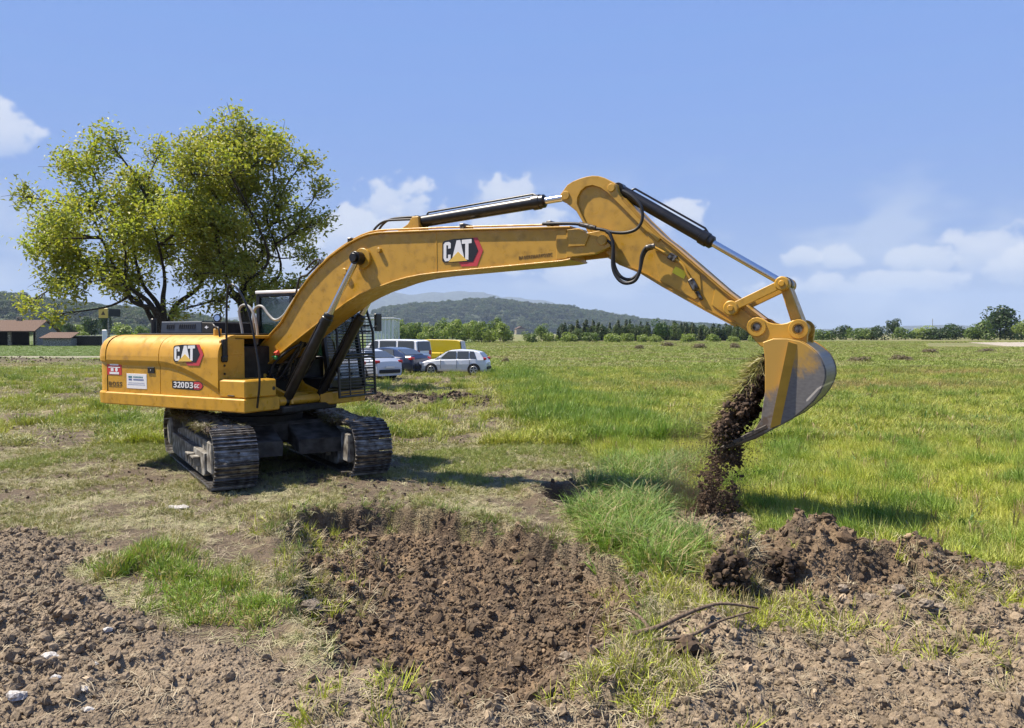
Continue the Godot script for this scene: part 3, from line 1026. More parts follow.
func make_excavator() -> void:
	var root := thing("excavator", "large yellow crawler excavator dumping soil from its raised bucket", "excavator", Vector3(-4.1, 0.0, -12.7), -deg_to_rad(HEADING))
	var Y: Material = M.yellow
	var A: Material = M.yellow_arm
	var s: Sh
	# --- undercarriage
	make_track(root, Vector3(0, 0.0, 0).rotated(Vector3.UP, 0) + Vector3(-0.17, 0, 0.85).rotated(Vector3.UP, -deg_to_rad(TRACK_TURN)), 5, "muddy near track with pale side frame")
	make_track(root, Vector3(-0.17, 0, -1.12).rotated(Vector3.UP, -deg_to_rad(TRACK_TURN)), 6, "far track in the shade of the cab")
	var tb := Basis(Vector3.UP, -deg_to_rad(TRACK_TURN))
	s = Sh.new()
	s.xf = Transform3D(tb, Vector3(0, 0, -0.13).rotated(Vector3.UP, -deg_to_rad(TRACK_TURN)))
	s.box(Vector3(0, 0.62, 0), Vector3(1.3, 0.34, 1.5), 0.04)
	for sx in [-1.0, 1.0]:
		for sz in [-1.0, 1.0]:
			s.prism(P([0.5 * sx, 0.78, 1.25 * sx, 0.56, 1.25 * sx, 0.34, 0.5 * sx, 0.46]), minf(0.12 * sz, 0.86 * sz), maxf(0.12 * sz, 0.86 * sz), 0.02)
	part(root, "car_body", s, M.darkframe)
	s = Sh.new()
	s.lathe(Vector3(0, 0.78, 0), Vector3.UP, [Vector2(0, 0), Vector2(0.66, 0), Vector2(0.66, 0.1), Vector2(0.60, 0.11), Vector2(0.60, 0.26), Vector2(0, 0.26)], 40)
	part(root, "slewing_ring", s, M.blackmatt)
	# --- revolving frame
	s = Sh.new()
	s.xf = Transform3D(Basis(Vector3(1, 0, 0), Vector3(0, 0, 1), Vector3(0, -1, 0)), Vector3.ZERO)   # plan outline: x forward, y to the right, pushed down
	s.prism(P([-2.13, 1.29, 1.05, 1.29, 1.05, 0.62, 0.75, 0.50, 0.75, -0.30, 1.02, -0.30, 1.16, -0.42, 1.16, -1.22, 1.08, -1.29, -2.13, -1.29]), -1.235, -1.035, 0.018)
	part(root, "deck_rail", s, Y)
	s = Sh.new()
	s.box(Vector3(0.1, 1.02, 0), Vector3(2.0, 0.10, 1.2), 0.02)
	s.box(Vector3(-0.8, 1.6, 0.0), Vector3(2.5, 0.75, 2.3), 0.02)
	part(root, "engine_bay", s, M.blackmatt)
	# --- counterweight
	var plan := [Vector2(-2.135, 1.275)]
	for k in 9:
		var t := PI * 0.5 + (PI * 0.5 - 0.35) * k / 8.0
		plan.append(Vector2(-2.18, 1.0) + Vector2(cos(t) * 0.30, sin(t) * 0.275))
	for k in range(1, 12):
		var zz := 0.86 - 1.72 * k / 12.0
		plan.append(Vector2(-2.74 + 0.32 * zz * zz, zz))
	var m0 := plan.size()
	for k in 9:
		var q: Vector2 = plan[9 - k]
		plan.append(Vector2(q.x, -q.y))
	plan.append(Vector2(-2.135, -1.275))
	var secs := []
	for e in [[1.035, 0.03], [1.05, 0.0], [1.215, -0.012], [1.235, 0.0], [1.24, 0.025], [1.71, 0.028], [1.735, 0.005], [1.80, 0.0], [1.90, 0.008], [1.98, 0.03], [2.05, 0.07], [2.10, 0.13], [2.135, 0.21], [2.15, 0.32]]:
		var row := []
		for i in plan.size():
			var d: Vector2 = (plan[mini(i + 1, plan.size() - 1)] - plan[maxi(i - 1, 0)]).normalized()
			var nn := Vector2(d.y, -d.x)
			if nn.dot(plan[i] - Vector2(-1.9, 0)) < 0.0: nn = -nn
			var q: Vector2 = plan[i] - nn * e[1]
			row.append(Vector3(minf(q.x, -2.135), e[0], q.y))
		secs.append(row)
	s = Sh.new()
	var mid := Vector3(-2.1, 1.6, 0)
	for i in secs.size() - 1:
		for k in plan.size() - 1:
			var q4 := [secs[i][k], secs[i][k + 1], secs[i + 1][k + 1], secs[i + 1][k]]
			var nn := []
			for w in [[i, k], [i, k + 1], [i + 1, k + 1], [i + 1, k]]:
				var ii: int = w[0]
				var kk: int = w[1]
				var du: Vector3 = secs[ii][mini(kk + 1, plan.size() - 1)] - secs[ii][maxi(kk - 1, 0)]
				var dv: Vector3 = secs[i + 1][kk] - secs[i][kk]
				if i >= 7 and ii > i: dv = secs[mini(ii + 1, secs.size() - 1)][kk] - secs[ii - 1][kk]
				elif i >= 8 and ii == i: dv = secs[ii + 1][kk] - secs[ii - 1][kk]
				var c := du.cross(dv).normalized()
				if c.dot(secs[ii][kk] - mid) < 0.0: c = -c
				nn.append(c)
			s.quadn(q4[0], q4[1], q4[2], q4[3], nn[0], nn[1], nn[2], nn[3])
	for w in [[0, Vector3.DOWN], [secs.size() - 1, Vector3.UP]]:
		var row: Array = secs[w[0]]
		for k in row.size() - 1:
			s.tri(Vector3(-2.135, row[0].y, 0), row[k], row[k + 1], w[1], w[1], w[1])
	s.quad(Vector3(-2.135, 1.04, 1.25), Vector3(-2.135, 2.1, 1.1), Vector3(-2.135, 2.1, -1.1), Vector3(-2.135, 1.04, -1.25), Vector3.RIGHT)
	part(root, "counterweight", s, Y)
	# --- side doors of the hood, with the crease that sweeps down towards the tool box
	for e in [[-2.122, -0.832, 7], [-0.818, 0.49, 12]]:
		for side in [1.0, -1.0]:
			s = Sh.new()
			var rows := []
			var ne: int = e[2]
			for k in ne + 1:
				var x: float = lerpf(e[0], e[1], float(k) / ne)
				var yc := 1.72
				if x > -0.82: yc = 1.72 - 0.38 * pow(clampf((x + 0.82) / 1.31, 0.0, 1.0), 1.65)
				var pr := [Vector2(1.12, 1.24), Vector2(1.242, 1.24), Vector2(1.242, yc - 0.055), Vector2(1.264, yc + 0.0), Vector2(1.27, yc + 0.03), Vector2(1.268, 1.82), Vector2(1.255, 1.92), Vector2(1.222, 2.00), Vector2(1.175, 2.06), Vector2(1.11, 2.105), Vector2(1.03, 2.135), Vector2(0.94, 2.15)]
				var row := []
				for q in pr: row.append(Vector3(x, q.y, q.x * side))
				rows.append(row)
			for i in ne:
				for k in 11:
					var a: Vector3 = rows[i][k]
					var b: Vector3 = rows[i][k + 1]
					var c: Vector3 = rows[i + 1][k + 1]
					var d: Vector3 = rows[i + 1][k]
					var na := Vector3(0, (b - a).z, -(b - a).y).normalized()
					if na.z * side < 0.0 and absf(na.z) > 0.05: na = -na
					if absf(na.z) <= 0.05: na = Vector3(0, 1 if k > 4 else -1, 0)
					var n1 := na
					var n0 := na
					if k >= 5:
						var pb: Vector3 = rows[i][maxi(k - 1, 5)]
						var pn: Vector3 = rows[i][mini(k + 2, 11)]
						n0 = Vector3(0, absf((b - pb).z), absf((b - pb).y) * side).normalized()
						n1 = Vector3(0, absf((pn - a).z), absf((pn - a).y) * side).normalized()
					s.quadn(a, b, c, d, n0, n1, n1, n0)
			for w in [0, ne]:
				var row: Array = rows[w]
				var hx := Vector3(-1 if w == 0 else 1, 0, 0)
				var inner := Vector3(row[0].x, 1.7, 0.94 * side)
				for k in 11: s.tri(inner, row[k], row[k + 1], hx, hx, hx)
				s.tri(inner, row[0], Vector3(row[0].x, 1.24, 0.94 * side), hx, hx, hx)
			var door := part(root, "hood_door", s, Y)
			if side > 0.0 and e[0] < -2.0:
				part(door, "latch", Sh.new().box(Vector3(-1.035, 1.602, 1.245), Vector3(0.16, 0.095, 0.02), 0.008), M.black)
				part(door, "latch_key", Sh.new().rod(Vector3(-1.03, 1.602, 1.255), Vector3(-1.03, 1.602, 1.262), 0.013, 10, 0.002), M.chrome)
				# stickers
				part(door, "red_sticker", Sh.new().box(Vector3(-1.95, 1.605, 1.2435), Vector3(0.37, 0.20, 0.005), 0.001), M.red)
				s = Sh.new()
				s.box(Vector3(-1.95, 1.672, 1.2468), Vector3(0.22, 0.028, 0.003), 0.0005)
				s.box(Vector3(-1.95, 1.628, 1.2468), Vector3(0.30, 0.014, 0.003), 0.0005)
				s.box(Vector3(-2.00, 1.590, 1.2468), Vector3(0.07, 0.05, 0.003), 0.0005)
				s.lathe(Vector3(-1.89, 1.592, 1.2455), Vector3(0, 0, 1), [Vector2(0.034, 0.003), Vector2(0, 0.003)], 14)
				s.box(Vector3(-1.95, 1.535, 1.2468), Vector3(0.24, 0.036, 0.003), 0.0005)
				part(door, "sticker_print", s, M.white)
				part(door, "white_sticker", Sh.new().box(Vector3(-1.395, 1.42, 1.2435), Vector3(0.49, 0.235, 0.005), 0.001), M.white)
				s = Sh.new()
				for k in 7: s.box(Vector3(-1.46 + 0.034 * k, 1.485, 1.2468), Vector3(0.024, 0.024, 0.002), 0.0003)
				s.box(Vector3(-1.55, 1.485, 1.2468), Vector3(0.09, 0.03, 0.002), 0.0003)
				part(door, "sticker_heading", s, M.tealtext)
				s = Sh.new()
				for k in 8: s.box(Vector3(-1.46 + 0.032 * k, 1.444, 1.2468), Vector3(0.025, 0.022, 0.002), 0.0003)
				s.box(Vector3(-1.55, 1.444, 1.2468), Vector3(0.08, 0.026, 0.002), 0.0003)
				for k in 12: s.box(Vector3(-1.58 + 0.033 * k, 1.392, 1.2468), Vector3(0.022, 0.006, 0.002), 0.0003)
				for k in 13: s.box(Vector3(-1.60 + 0.033 * k, 1.365, 1.2468), Vector3(0.024, 0.006, 0.002), 0.0003)
				part(door, "sticker_lines", s, M.bluetext)
				lettering(door, "lettering", "BOSS", Vector3(-1.93, 1.365, 1.244), 0.34, 0.065, M.dullink)
				s = Sh.new()
				for k in 11: s.box(Vector3(-2.09 + 0.03 * k, 1.312, 1.2430), Vector3(0.02, 0.010, 0.002), 0.0003)
				part(door, "small_print", s, M.dullink)
			if side > 0.0 and e[0] > -2.0:
				emblem(door, Vector3(-0.47, 1.752, 1.2705), 0.66, Basis(Vector3(1, 0, 0), -0.03), 0.72)
				part(door, "badge", Sh.new().prism(P([-0.55, 1.345, -0.55, 1.455, 0.05, 1.462, 0.11, 1.44, 0.15, 1.395, 0.11, 1.345, 0.05, 1.325, -0.50, 1.335]), 1.2425, 1.2445, 0.0), M.ink)
				part(door, "badge_tip", Sh.new().prism(P([-0.06, 1.34, -0.06, 1.448, 0.06, 1.45, 0.10, 1.43, 0.135, 1.394, 0.10, 1.352, 0.05, 1.336]), 1.2446, 1.2458, 0.0), M.redmark)
				lettering(door, "model_number", "320D3", Vector3(-0.295, 1.397, 1.2472), 0.44, 0.088, M.white)
				lettering(door, "model_suffix", "GC", Vector3(0.005, 1.388, 1.2474), 0.105, 0.055, M.white)
	# hood top
	s = Sh.new()
	s.box(Vector3(-0.82, 2.12, 0), Vector3(2.6, 0.05, 1.87), 0.01)
	part(root, "hood_top", s, Y)
	part(root, "hood_mat", Sh.new().box(Vector3(-0.95, 2.160, 0.1), Vector3(2.15, 0.028, 1.35), 0.006), M.blackmatt)
	var cover := part(root, "engine_cover", Sh.new().prism(P([-1.80, 2.175, -1.77, 2.37, -0.78, 2.37, -0.78, 2.175]), -0.45, 0.5, 0.012), M.bluegrey)
	for k in 14:
		if k == 4 or k == 5: continue
		part(cover, "louver", Sh.new().prism(P([-1.64 + 0.052 * k, 2.25, -1.625 + 0.052 * k, 2.325, -1.60 + 0.052 * k, 2.325, -1.615 + 0.052 * k, 2.25]), 0.498, 0.508, 0.002), M.ink)
	part(cover, "side_panel", Sh.new().prism(P([-0.775, 2.175, -0.775, 2.355, -0.50, 2.345, -0.47, 2.175]), -0.45, 0.505, 0.01), M.blackmatt)
	part(cover, "arrow", Sh.new().prism(P([-0.70, 2.272, -0.65, 2.30, -0.64, 2.28, -0.60, 2.272, -0.64, 2.262, -0.65, 2.244]), 0.506, 0.509, 0.0), M.white)
	part(root, "exhaust_pipe", Sh.new().rod(Vector3(-1.97, 2.14, 0.5), Vector3(-1.97, 2.42, 0.5), 0.045, 14), M.black)
	part(root, "filler_cap", Sh.new().rod(Vector3(0.12, 2.10, 0.95), Vector3(0.12, 2.245, 0.95), 0.06, 16), Y)
	# front wall of the hood with bolts and the black fittings on its corner
	s = Sh.new()
	s.box(Vector3(0.46, 1.66, 0.98), Vector3(0.05, 0.84, 0.44), 0.01)
	s.box(Vector3(0.485, 1.97, 0.95), Vector3(0.02, 0.24, 0.34), 0.006)
	var wall := part(root, "tank_wall", s, Y)
	for q in [Vector2(1.84, 1.1), Vector2(1.70, 1.15), Vector2(1.58, 1.15)]:
		part(wall, "bolt", Sh.new().rod(Vector3(0.485, q.x, q.y), Vector3(0.505, q.x, q.y), 0.018, 8), M.blackmatt)
	s = Sh.new()
	s.box(Vector3(0.50, 1.94, 1.16), Vector3(0.06, 0.30, 0.07), 0.02)
	s.box(Vector3(0.50, 1.80, 1.16), Vector3(0.08, 0.10, 0.10), 0.03)
	part(root, "rail_bracket", s, M.black)
	# fuel tank and tool box
	var tool := part(root, "tool_box", Sh.new().box(Vector3(0.765, 1.37, 0.96), Vector3(0.55, 0.262, 0.60), 0.022), Y)
	part(tool, "latch", Sh.new().box(Vector3(0.75, 1.272, 1.262), Vector3(0.14, 0.02, 0.012), 0.004), M.black)
	part(tool, "hole", Sh.new().rod(Vector3(1.03, 1.36, 0.72), Vector3(1.043, 1.36, 0.72), 0.03, 12, 0.002), M.ink)
	# boom bracket plates with their pin, ram feet
	for z in [0.33, -0.38]:
		s = Sh.new()
		s.prism(P([-0.2, 1.04, -0.14, 1.55, 0.05, 1.78, 0.14, 1.83, 0.30, 1.83, 0.38, 1.76, 0.40, 1.60, 0.62, 1.36, 1.02, 1.22, 1.04, 1.10, 0.90, 1.04]), z - 0.025, z + 0.03, 0.008)
		var br := part(root, "boom_bracket", s, Y)
		part(br, "pin_cover", Sh.new().rod(Vector3(0.21, 1.71, z - 0.04), Vector3(0.21, 1.71, z + 0.055), 0.075, 18), Y)
		part(br, "pin_bolt", Sh.new().rod(Vector3(0.21, 1.71, z + 0.05), Vector3(0.21, 1.71, z + 0.065), 0.02, 8), M.blackmatt)
	part(root, "ram_foot", Sh.new().rod(Vector3(0.93, 1.14, -0.56), Vector3(0.93, 1.14, 0.56), 0.075, 18), Y)
	s = Sh.new()
	s.box(Vector3(0.35, 1.22, 0.55), Vector3(0.7, 0.36, 0.22), 0.02)
	s.box(Vector3(0.55, 1.14, 0.05), Vector3(0.5, 0.16, 0.6), 0.02)
	part(root, "frame_box", s, Y)
	# valve block and hoses in the channel between cab and hood
	s = Sh.new()
	s.box(Vector3(-0.25, 1.55, 0.1), Vector3(0.5, 0.6, 0.8), 0.04)
	s.box(Vector3(-0.2, 1.95, 0.45), Vector3(0.35, 0.35, 0.3), 0.04)
	part(root, "valve_block", s, M.blackmatt)
	var hr := RandomNumberGenerator.new()
	hr.seed = 31
	for k in 9:
		var z := lerpf(-0.34, 0.3, k / 8.0)
		var q := [Vector3(-0.05, 1.45 + hr.randf() * 0.3, z), Vector3(0.3 + hr.randf() * 0.2, 1.4 + hr.randf() * 0.3, z + 0.03), Vector3(0.62, 1.45 + hr.randf() * 0.4, z), Vector3(0.80 + hr.randf() * 0.2, 1.75 + hr.randf() * 0.25, z * 0.8), Vector3(1.0 + hr.randf() * 0.1, 2.0 + hr.randf() * 0.05, z * 0.7)]
		part(root, "hydraulic_hose", Sh.new().tube(curve(q), 0.02, -1.0, 7), M.rubber if k % 3 else M.steel)
	part(root, "red_rag", Sh.new().lump(Vector3(0.66, 1.86, 0.28), Vector3(0.05, 0.05, 0.05), 7, 0.4), M.rag)
	part(root, "green_rag", Sh.new().lump(Vector3(0.64, 1.80, 0.29), Vector3(0.06, 0.035, 0.05), 8, 0.4), M.ragg)
	# grab rail at the right and mirror
	part(root, "grab_rail", Sh.new().tube(curve(P3([0.49, 1.78, 0.485, 2.08, 0.515, 2.76, 0.61, 2.89, 0.77, 2.78, 0.96, 2.468, 1.11, 1.865, 1.155, 1.5, 1.10, 1.10], 1.1)), 0.016, -1.0, 8), M.black)
	var mir := part(root, "mirror", Sh.new().tube(curve([Vector3(0.30, 2.1, 1.06), Vector3(0.26, 2.25, 1.05), Vector3(0.12, 2.28, 1.0), Vector3(0.05, 2.33, 0.98)]), 0.014), M.black)
	part(mir, "mirror_head", Sh.new().lathe(Vector3(0.14, 2.40, 0.94), Vector3(0.35, 0.1, 0.9), [Vector2(0, 0), Vector2(0.05, 0.01), Vector2(0.065, 0.03), Vector2(0.065, 0.045), Vector2(0, 0.05)], 20), M.black)
	part(mir, "mirror_glass", Sh.new().lathe(Vector3(0.14, 2.40, 0.94) + Vector3(0.35, 0.1, 0.9).normalized() * 0.05, Vector3(0.35, 0.1, 0.9), [Vector2(0, 0), Vector2(0.045, 0), Vector2(0.045, 0.003), Vector2(0, 0.003)], 20), M.chrome)
	# pale hoses looping up to the boom
	part(root, "grey_hose", Sh.new().tube(curve(P3([-0.06, 2.0, -0.07, 2.2, -0.14, 2.50, -0.094, 2.605, 0.02, 2.625, 0.13, 2.56, 0.215, 2.417, 0.26, 2.2, 0.25, 2.0], 0.3)), 0.020, -1.0, 8), M.hosegrey)
	part(root, "grey_hose", Sh.new().tube(curve(P3([0.09, 1.95, 0.07, 2.2, 0.065, 2.40, 0.09, 2.54, 0.177, 2.605, 0.287, 2.592, 0.395, 2.48, 0.545, 2.384, 0.718, 2.445, 0.85, 2.58, 0.98, 2.72], 0.2)), 0.020, -1.0, 8), M.hosegrey)
	make_cab(root)
	# --- boom
	var top := P([0.06, 1.80, 0.184, 1.895, 0.734, 2.335, 1.108, 2.795, 1.31, 2.99, 1.525, 3.158, 1.72, 3.29, 1.93, 3.399, 2.12, 3.485, 2.316, 3.551, 2.47, 3.585, 2.639, 3.598, 3.644, 3.568, 5.444, 3.492, 5.66, 3.483])
	var bot := P([5.66, 3.105, 5.541, 3.089, 3.641, 3.012, 3.38, 2.993, 3.151, 2.965, 2.94, 2.925, 2.737, 2.872, 2.50, 2.815, 2.27, 2.738, 2.08, 2.658, 1.908, 2.563, 1.574, 2.389, 0.939, 2.019, 0.422, 1.70, 0.30, 1.58, 0.15, 1.56, 0.05, 1.65])
	s = Sh.new()
	s.prism(top + bot, -0.235, 0.235, 0.004)
	var boom := part(root, "boom", s, A)
	part(boom, "top_flange", Sh.new().strip(top.slice(1), -0.27, 0.27, 0.022), A)
	part(boom, "bottom_flange", Sh.new().strip(bot.slice(0, 14), -0.27, 0.27, 0.022), A)
	part(boom, "weld_seam", Sh.new().prism(P([3.632, 3.02, 3.630, 3.56, 3.642, 3.56, 3.644, 3.02]), 0.234, 0.240, 0.001), M.yellow)
	part(boom, "end_plate", Sh.new().prism(P([5.46, 3.10, 5.46, 3.47, 5.60, 3.465, 5.62, 3.11]), -0.25, 0.25, 0.006), A)
	for q in [Vector3(2.36, 3.255, 0.15), Vector3(2.02, 3.08, 0.05), Vector3(2.66, 3.36, 0.035)]:
		part(boom, "boss", Sh.new().rod(Vector3(q.x, q.y, -0.30), Vector3(q.x, q.y, 0.28), q.z, 22), A)
	part(boom, "ram_pin", Sh.new().rod(Vector3(2.35, 3.255, -0.47), Vector3(2.35, 3.255, 0.47), 0.065, 16), M.black)
	# fork that takes the stick
	for z in [0.225, -0.225]:
		s = Sh.new()
		s.prism(P([5.60, 3.12, 5.60, 3.44, 5.80, 3.40, 5.95, 3.415, 6.09, 3.43, 6.18, 3.39, 6.215, 3.31, 6.185, 3.22, 6.09, 3.185, 5.98, 3.142]), z - 0.03, z + 0.03, 0.006)
		part(boom, "fork_plate", s, A)
	part(boom, "fork_pin", Sh.new().rod(Vector3(6.09, 3.307, -0.29), Vector3(6.09, 3.307, 0.285), 0.062, 18), A)
	s = Sh.new()
	s.prism(P([5.62, 3.46, 5.64, 3.25, 5.86, 3.25, 5.92, 3.38, 5.78, 3.47]), 0.256, 0.275, 0.005)
	part(boom, "gusset", s, A)
	emblem(boom, Vector3(3.735, 3.145, 0.236), 0.645, Basis(Vector3(0, 0, 1), -0.012), 0.88)
	var txt := lettering(boom, "lettering", "BAGERIMARKOVIC", Vector3(5.16, 3.158, 0.236), 0.48, 0.042, M.dullink, 700, 0.004, Basis(Vector3(0, 0, 1), 0.045))
	# steel lines along the back of the boom
	for k in 3:
		var z := 0.20 - 0.09 * k
		var line := []
		for i in range(2, top.size()):
			var d: Vector2 = (top[mini(i + 1, top.size() - 1)] - top[i - 1]).normalized()
			var q: Vector2 = top[i] + Vector2(-d.y, d.x) * (0.055 + 0.012 * k)
			line.append(Vector3(q.x, q.y, z))
		part(boom, "steel_line", Sh.new().tube(line, 0.013, -1.0, 7), A)
	for x in [[1.55, 3.2], [1.15, 2.86], [4.05, 3.575], [5.35, 3.52], [2.1, 3.5]]:
		part(boom, "line_clamp", Sh.new().box(Vector3(x[0], x[1] + 0.04, 0.12), Vector3(0.07, 0.07, 0.26), 0.01, Basis(Vector3(0, 0, 1), 0.7 if x[0] < 1.6 else 0.0)), M.steel)
	part(boom, "back_hose", Sh.new().tube(curve(P3([1.02, 2.80, 1.10, 3.02, 1.24, 3.06, 1.33, 3.12, 1.47, 3.22, 1.50, 3.28, 1.40, 3.27, 1.22, 3.14], 0.22)), 0.016), M.rubber)
	for k in 2:
		part(boom, "ram_hose", Sh.new().tube(curve(P3([2.35, 3.60, 2.45, 3.72 + 0.03 * k, 2.62, 3.80 + 0.04 * k, 2.9, 3.80 + 0.05 * k, 3.12, 3.79 + 0.05 * k], 0.06 - 0.12 * k)), 0.017), M.rubber)
	part(boom, "ram_bracket", Sh.new().prism(P([2.78, 3.585, 3.06, 3.72, 3.14, 3.82, 3.25, 3.82, 3.27, 3.57]), -0.12, 0.12, 0.01), A)
	for z in [0.36, -0.36]:
		cylinder_ram(root, "boom_cylinder", Vector3(0.93, 1.14, z), Vector3(2.35, 3.255, z), 0.605, 0.072, 0.046)
	cylinder_ram(root, "stick_cylinder", Vector3(3.17, 3.755, 0), Vector3(5.53, 3.915, 0), 0.83, 0.083, 0.045)
	# --- stick
	var sp := P([5.482, 3.917, 5.581, 4.031, 5.66, 4.068, 5.747, 4.092, 5.84, 4.108, 5.921, 4.112, 6.0, 4.10, 6.079, 4.071, 6.15, 4.03, 6.222, 3.982, 6.24, 3.90, 6.30, 3.80, 6.54, 3.54, 6.79, 3.297, 6.949, 3.172, 7.528, 2.656, 7.947, 2.324, 8.00, 2.26, 7.99, 2.19, 7.92, 2.15, 7.807, 2.191, 7.68, 2.272, 7.343, 2.455, 6.831, 2.745, 6.546, 2.92, 6.292, 3.026, 6.064, 3.175, 5.93, 3.30, 5.776, 3.579, 5.704, 3.695, 5.501, 3.859])
	s = Sh.new()
	s.prism(sp, -0.155, 0.155, 0.004)
	var stick := part(root, "stick", s, A)
	for z in [0.166, -0.166]:
		s = Sh.new()
		s.prism(P([5.93, 3.30, 5.776, 3.579, 5.704, 3.695, 5.501, 3.859, 5.482, 3.917, 5.581, 4.031, 5.66, 4.068, 5.747, 4.092, 5.84, 4.108, 5.921, 4.112, 6.0, 4.10, 6.079, 4.071, 6.15, 4.03, 6.222, 3.982, 6.24, 3.90, 6.30, 3.80, 6.54, 3.54, 6.79, 3.297, 6.76, 3.25, 6.51, 3.49, 6.27, 3.735, 6.12, 3.885, 6.027, 3.955, 5.921, 3.995, 5.83, 3.985, 5.765, 3.94, 5.72, 3.86, 5.715, 3.79, 5.80, 3.60, 5.95, 3.36]), z - 0.022, z + 0.022, 0.006)
		part(stick, "head_plate", s, A)
	part(stick, "top_flange", Sh.new().strip(P([7.95, 2.325, 7.528, 2.66, 6.949, 3.176, 6.79, 3.30, 6.54, 3.545, 6.30, 3.805]), -0.185, 0.185, -0.02), A)
	part(stick, "bottom_flange", Sh.new().strip(P([6.15, 3.115, 6.292, 3.026, 6.546, 2.92, 6.831, 2.745, 7.343, 2.455, 7.68, 2.272]), -0.185, 0.185, -0.02), A)
	for z in [0.155, -0.165]:
		part(stick, "side_plate", Sh.new().prism(P([6.78, 2.80, 6.62, 3.35, 6.66, 3.39, 6.93, 3.15, 7.26, 2.86, 7.28, 2.62, 7.20, 2.57]), z, z + 0.01, 0.003), A)
		part(stick, "nose_plate", Sh.new().prism(P([7.40, 2.50, 7.44, 2.70, 7.60, 2.56, 7.92, 2.31, 7.97, 2.25, 7.92, 2.18, 7.80, 2.22]), z, z + 0.012, 0.003), A)
	for q in [Vector3(5.56, 3.90, 0.055), Vector3(6.17, 3.94, 0.05), Vector3(6.09, 3.307, 0.10)]:
		part(stick, "pin_boss", Sh.new().rod(Vector3(q.x, q.y, -0.20), Vector3(q.x, q.y, 0.205), q.z, 18), A)
	part(stick, "yellow_sticker", Sh.new().prism(P([6.93, 2.89, 6.97, 2.96, 7.11, 2.885, 7.07, 2.81]), 0.165, 0.169, 0.0), M.sticker)
	part(stick, "steel_line", Sh.new().tube(curve(P3([6.70, 3.205, 6.95, 3.06, 7.07, 2.96, 7.12, 2.86, 7.16, 2.79], 0.19)), 0.016), A)
	s = Sh.new()
	s.box(Vector3(6.94, 3.065, 0.19), Vector3(0.10, 0.08, 0.06), 0.01, Basis(Vector3(0, 0, 1), -0.6))
	s.box(Vector3(7.19, 2.74, 0.19), Vector3(0.075, 0.15, 0.07), 0.015, Basis(Vector3(0, 0, 1), 0.5))
	s.rod(Vector3(7.23, 2.66, 0.19), Vector3(7.29, 2.56, 0.19), 0.022)
	part(stick, "shut_off_valve", s, M.steel)
	part(stick, "hose", Sh.new().tube(curve(P3([5.30, 3.55, 5.76, 3.52, 5.935, 3.46, 6.09, 3.43, 6.246, 3.385, 6.41, 3.372, 6.545, 3.41, 6.61, 3.52, 6.59, 3.67, 6.47, 3.80, 6.36, 3.87], 0.31)), 0.020), M.rubber)
	part(stick, "hose", Sh.new().tube(curve(P3([6.16, 3.40, 6.21, 3.36, 6.25, 3.23, 6.245, 2.99, 6.30, 2.848, 6.40, 2.775, 6.527, 2.80, 6.588, 2.92, 6.611, 3.09, 6.66, 3.18, 6.73, 3.20], 0.32)), 0.022), M.rubber)
	part(stick, "hose", Sh.new().tube(curve(P3([6.15, 3.30, 6.22, 3.22, 6.24, 3.0, 6.32, 2.86, 6.44, 2.82, 6.55, 2.90, 6.60, 3.08, 6.65, 3.16, 6.72, 3.18], 0.25)), 0.020), M.rubber)
	s = Sh.new()
	s.rod(Vector3(5.80, 3.515, 0.31), Vector3(6.02, 3.45, 0.31), 0.03)
	s.rod(Vector3(6.66, 3.18, 0.32), Vector3(6.76, 3.20, 0.30), 0.03)
	part(stick, "hose_fitting", s, M.steel)
	cylinder_ram(root, "bucket_cylinder", Vector3(6.20, 3.945, 0), Vector3(8.18, 2.72, 0), 0.565, 0.073, 0.042)
	# --- linkage
	for z in [0.215, -0.215]:
		var d := (Vector2(8.18, 2.72) - Vector2(7.632, 2.461)).normalized()
		var nn := Vector2(-d.y, d.x) * 0.045
		s = Sh.new()
		s.prism([Vector2(7.632, 2.461) - nn, Vector2(8.18, 2.72) - nn, Vector2(8.18, 2.72) + nn, Vector2(7.632, 2.461) + nn], z - 0.025, z + 0.025, 0.006)
		s.rod(Vector3(7.632, 2.461, z - 0.04), Vector3(7.632, 2.461, z + 0.04), 0.085, 20, 0.012)
		s.rod(Vector3(8.18, 2.72, z - 0.04), Vector3(8.18, 2.72, z + 0.04), 0.078, 20, 0.012)
		var li := part(root, "tipping_link", s, A)
		part(li, "pin_head", Sh.new().rod(Vector3(7.632, 2.461, z + 0.03), Vector3(7.632, 2.461, z + 0.055), 0.035, 14), M.yellow)
		part(li, "pin_head", Sh.new().rod(Vector3(8.18, 2.72, z + 0.03), Vector3(8.18, 2.72, z + 0.055), 0.033, 14), M.yellow)
	s = Sh.new()
	var dl := (Vector2(8.354, 2.223) - Vector2(8.18, 2.72)).normalized()
	var nl := Vector2(-dl.y, dl.x)
	s.prism([Vector2(8.18, 2.72) - nl * 0.045, Vector2(8.354, 2.223) - nl * 0.06, Vector2(8.354, 2.223) + nl * 0.06, Vector2(8.18, 2.72) + nl * 0.05], -0.15, 0.15, 0.012)
	s.rod(Vector3(8.18, 2.72, -0.17), Vector3(8.18, 2.72, 0.17), 0.075, 18)
	s.rod(Vector3(8.354, 2.223, -0.17), Vector3(8.354, 2.223, 0.17), 0.08, 18)
	part(root, "bucket_link", s, A)
	make_bucket(root)

